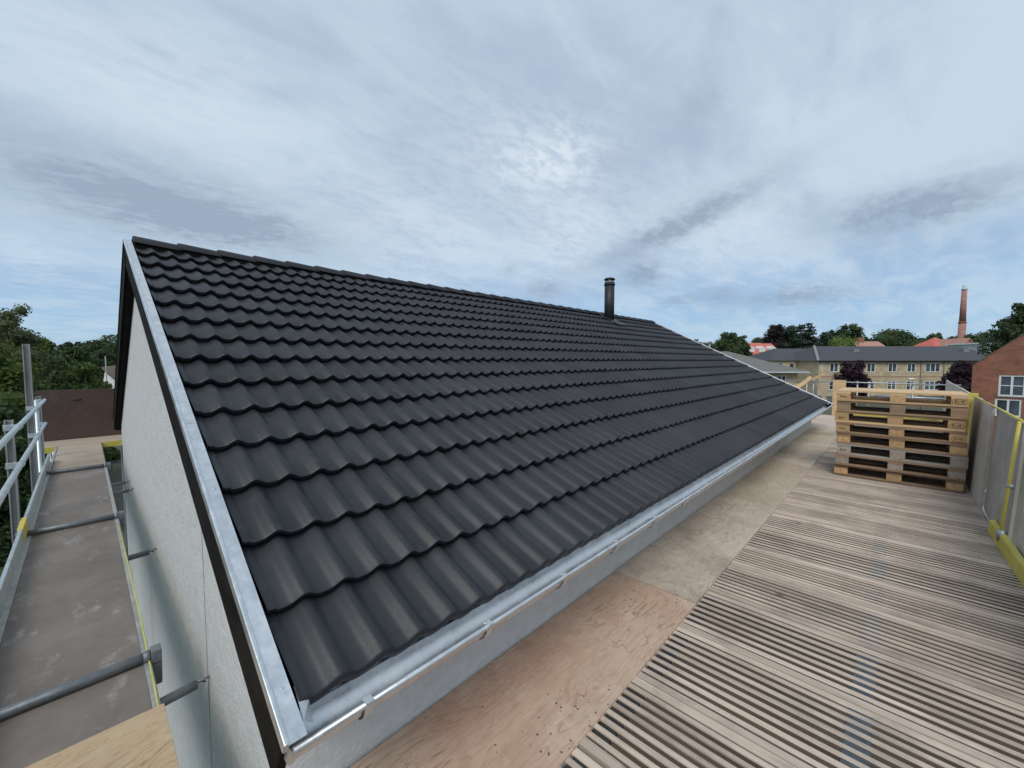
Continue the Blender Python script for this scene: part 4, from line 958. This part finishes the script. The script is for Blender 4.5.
def fence():
    a, b = far(-60, 500, 13.5), far(22, 500, 15.5); a.z = b.z = GZ; t = thing('slat_fence', 'grey horizontal slat fence on the lawn below the walkway', 'fence', tuple(a))
    d = (b-a); 
    mb = MB()
    for k in range(8): z = GZ+.12+k*.19; mb.beam((a.x, a.y, z), (b.x, b.y, z), .025, .10)
    mb.build('slats', 'fence', t)
    for k in range(5): q = a+d*(k/4); MB().box(q.x-.05, q.x+.05, q.y-.05, q.y+.05, GZ, GZ+1.65).build('post', 'fence', t)
fence()

# ------------------------------------------------------------------ trees on the right
TR = [('copper_beech', 'purple leaved tree in front of the yellow building, left of its middle windows', 853, 360.5, 52, 34, 'leafpurple', dict(count=5200, size=.22, shape='round', trunk=.2, lumps=12)),
      ('copper_beech', 'purple leaved tree between the yellow building and the red brick house', 965, 360.5, 50, 36, 'leafpurple', dict(count=5200, size=.22, trunk=.2, lumps=12)),
      ('willow_tree', 'light yellow green bushy tree just behind the dark hipped roof', 843, 336.5, 88, 46, 'leaflight', dict(count=5200, size=.38, lumps=12)),
      ('broadleaf_tree', 'dark rounded tree rising just behind the low grey roofed house', 729, 330.5, 78, 30, 'leafdark', dict(count=5200, size=.34, lumps=12)),
      ('broadleaf_tree', 'dark tree slightly right of and behind the rounded one', 742, 332.5, 92, 18, 'leafdark', dict(count=3000, size=.36)),
      ('broadleaf_tree', 'small dark treetop peeping over the far roof verge', 694, 337, 95, 16, 'leafdark', dict(count=2000, size=.4)),
      ('broadleaf_tree', 'low green tree filling the gap before the copper coloured crown', 757, 335, 120, 22, 'leafdark', dict(count=2600, size=.45)),
      ('copper_crown_tree', 'very dark coppery crown rising left of the cedar', 777, 322.5, 128, 32, 'leafbrownred', dict(count=4200, size=.5, lumps=12)),
      ('cedar_tree', 'tall layered cedar, highest crown of the skyline trees', 806, 319, 118, 44, 'leafblue', dict(count=6500, size=.48, shape='cedar', lumps=16, trunk=.15)),
      ('broadleaf_tree', 'dark green tree between the copper crown and the cedar', 791, 323, 124, 24, 'leafblue', dict(count=3200, size=.45)),
      ('broadleaf_tree', 'loose dark crown with sky gaps, right of the cedar', 849, 322.5, 124, 48, 'leafdark', dict(count=4600, size=.46, sparse=.78, lumps=14)),
      ('broadleaf_tree', 'low dark crown joining the cedar and the loose crown', 828, 328, 128, 26, 'leafblue', dict(count=3000, size=.46)),
      ('broadleaf_tree', 'broad dark mound shaped tree left of the brick chimney', 894, 328.5, 130, 52, 'leafdark', dict(count=5200, size=.48, lumps=13)),
      ('broadleaf_tree', 'smaller dark tree immediately left of the brick chimney', 934, 331.5, 128, 28, 'leafdark', dict(count=3000, size=.46)),
      ('broadleaf_tree', 'dark tree just right of the brick chimney', 978, 331, 140, 34, 'leafdark', dict(count=3400, size=.5)),
      ('broadleaf_tree', 'low dark tree behind the brick chimney foot', 955, 335, 175, 30, 'leafdark', dict(count=2600, size=.55)),
      ('broadleaf_tree', 'dark tree right of centre between the chimney and the tall right hand tree', 1000, 326, 120, 30, 'leafdark', dict(count=3400, size=.48)),
      ('pine_tree', 'tall dark tree behind the brick house at the right edge', 1026, 298, 50, 46, 'leafdark', dict(count=6500, size=.30, shape='round', lumps=15)),
      ]
for i, (n, lb, u, v, D, w, m_, k) in enumerate(TR): tree_at(n, lb, u, v, D, w, m_, 40+i, group='trees on the skyline beyond the buildings' if 'broadleaf' in n else None, **k)
# left-hand garden trees
TL = [('ash_tree', 'tall loose crowned tree at the left edge above all the others', 6, 296, 17, 84, 'leafolive', dict(count=24000, size=.07, lumps=26, sparse=.72, trunk=.12)),
      ('garden_tree', 'dense green tree below the tall loose crown at the left edge', -14, 330, 13.5, 110, 'leafmid', dict(count=17000, size=.085, lumps=16, trunk=.1)),
      ('garden_tree', 'broad dark tree behind the tall grey post', 40, 349, 21, 64, 'leafdark', dict(count=12000, size=.12, lumps=14, trunk=.1)),
      ('garden_tree', 'brighter green bushy tree above the brown end board', 78, 356, 19, 56, 'leafmid', dict(count=13000, size=.095, lumps=14, trunk=.08)),
      ('garden_tree', 'dark shrubby tree directly above the left end of the brown board', 56, 366, 17, 40, 'leafdark', dict(count=10000, size=.10, lumps=12, trunk=.06)),
      ('garden_tree', 'green tree hiding the lower part of the white cottage', 100, 378, 22, 34, 'leafmid', dict(count=9000, size=.11, lumps=12, trunk=.06)),
      ('garden_tree', 'dark hedge like tree beside the walkway under the rails', -10, 395, 11, 90, 'leafdark', dict(count=15000, size=.09, lumps=14, trunk=.05)),
      ('garden_tree', 'dark bush seen between the rails and the walkway', 28, 410, 13, 50, 'leafdark', dict(count=12000, size=.09, lumps=12, trunk=.05)),
      ('distant_tree', 'distant dark rounded treetop on the left horizon', 93, 338.5, 105, 22, 'leafdark', dict(count=3000, size=.4)),
      ('distant_tree', 'distant dark treetop left of the rounded one', 66, 340.5, 90, 20, 'leafblue', dict(count=3000, size=.38)),
      ('distant_tree', 'distant green treetop nearest to the tall left tree', 42, 336, 72, 32, 'leafmid', dict(count=4200, size=.32)),
      ('distant_tree', 'distant treetop beside the dark roof edge', 112, 342, 100, 26, 'leafdark', dict(count=3000, size=.4)),
      ('distant_tree', 'mid green tree in front of the left horizon trees', 74, 346, 55, 42, 'leafdark', dict(count=5200, size=.26)),
      ('distant_tree', 'mid distance tree just above the white cottage roof', 104, 349, 62, 34, 'leafdark', dict(count=4600, size=.28))]
for i, (n, lb, u, v, D, w, m_, k) in enumerate(TL): tree_at(n, lb, u, v, D, w, m_, 90+i, group='trees beyond the gable walkway' if 'tree' in n and n != 'ash_tree' else None, **k)
def far_wood():
    r = np.random.default_rng(77); cs = []; rs = []
    for k in range(230):
        t = -.35+(math.pi*.86+.35)*r.random(); R = r.uniform(205, 300); h = r.uniform(10.5, 15)+max(0, (R-230)*.07)
        cs.append((R*math.cos(t), R*math.sin(t), GZ+h-4.5)); q = r.uniform(4, 7.5); rs.append((q, q, q*.72))
    V, Fc = leaf_cloud(cs, rs, 90000, 1.15, 5)
    me = bpy.data.meshes.new('wood'); me.from_pydata([tuple(p) for p in V], [], [tuple(f) for f in Fc]); me.materials.append(M['leafdark']); me.update()
    o = bpy.data.objects.new('distant_wood', me); COL.objects.link(o); tag(o, 'far off dark wood along the horizon', 'wood', kind='stuff')
far_wood()
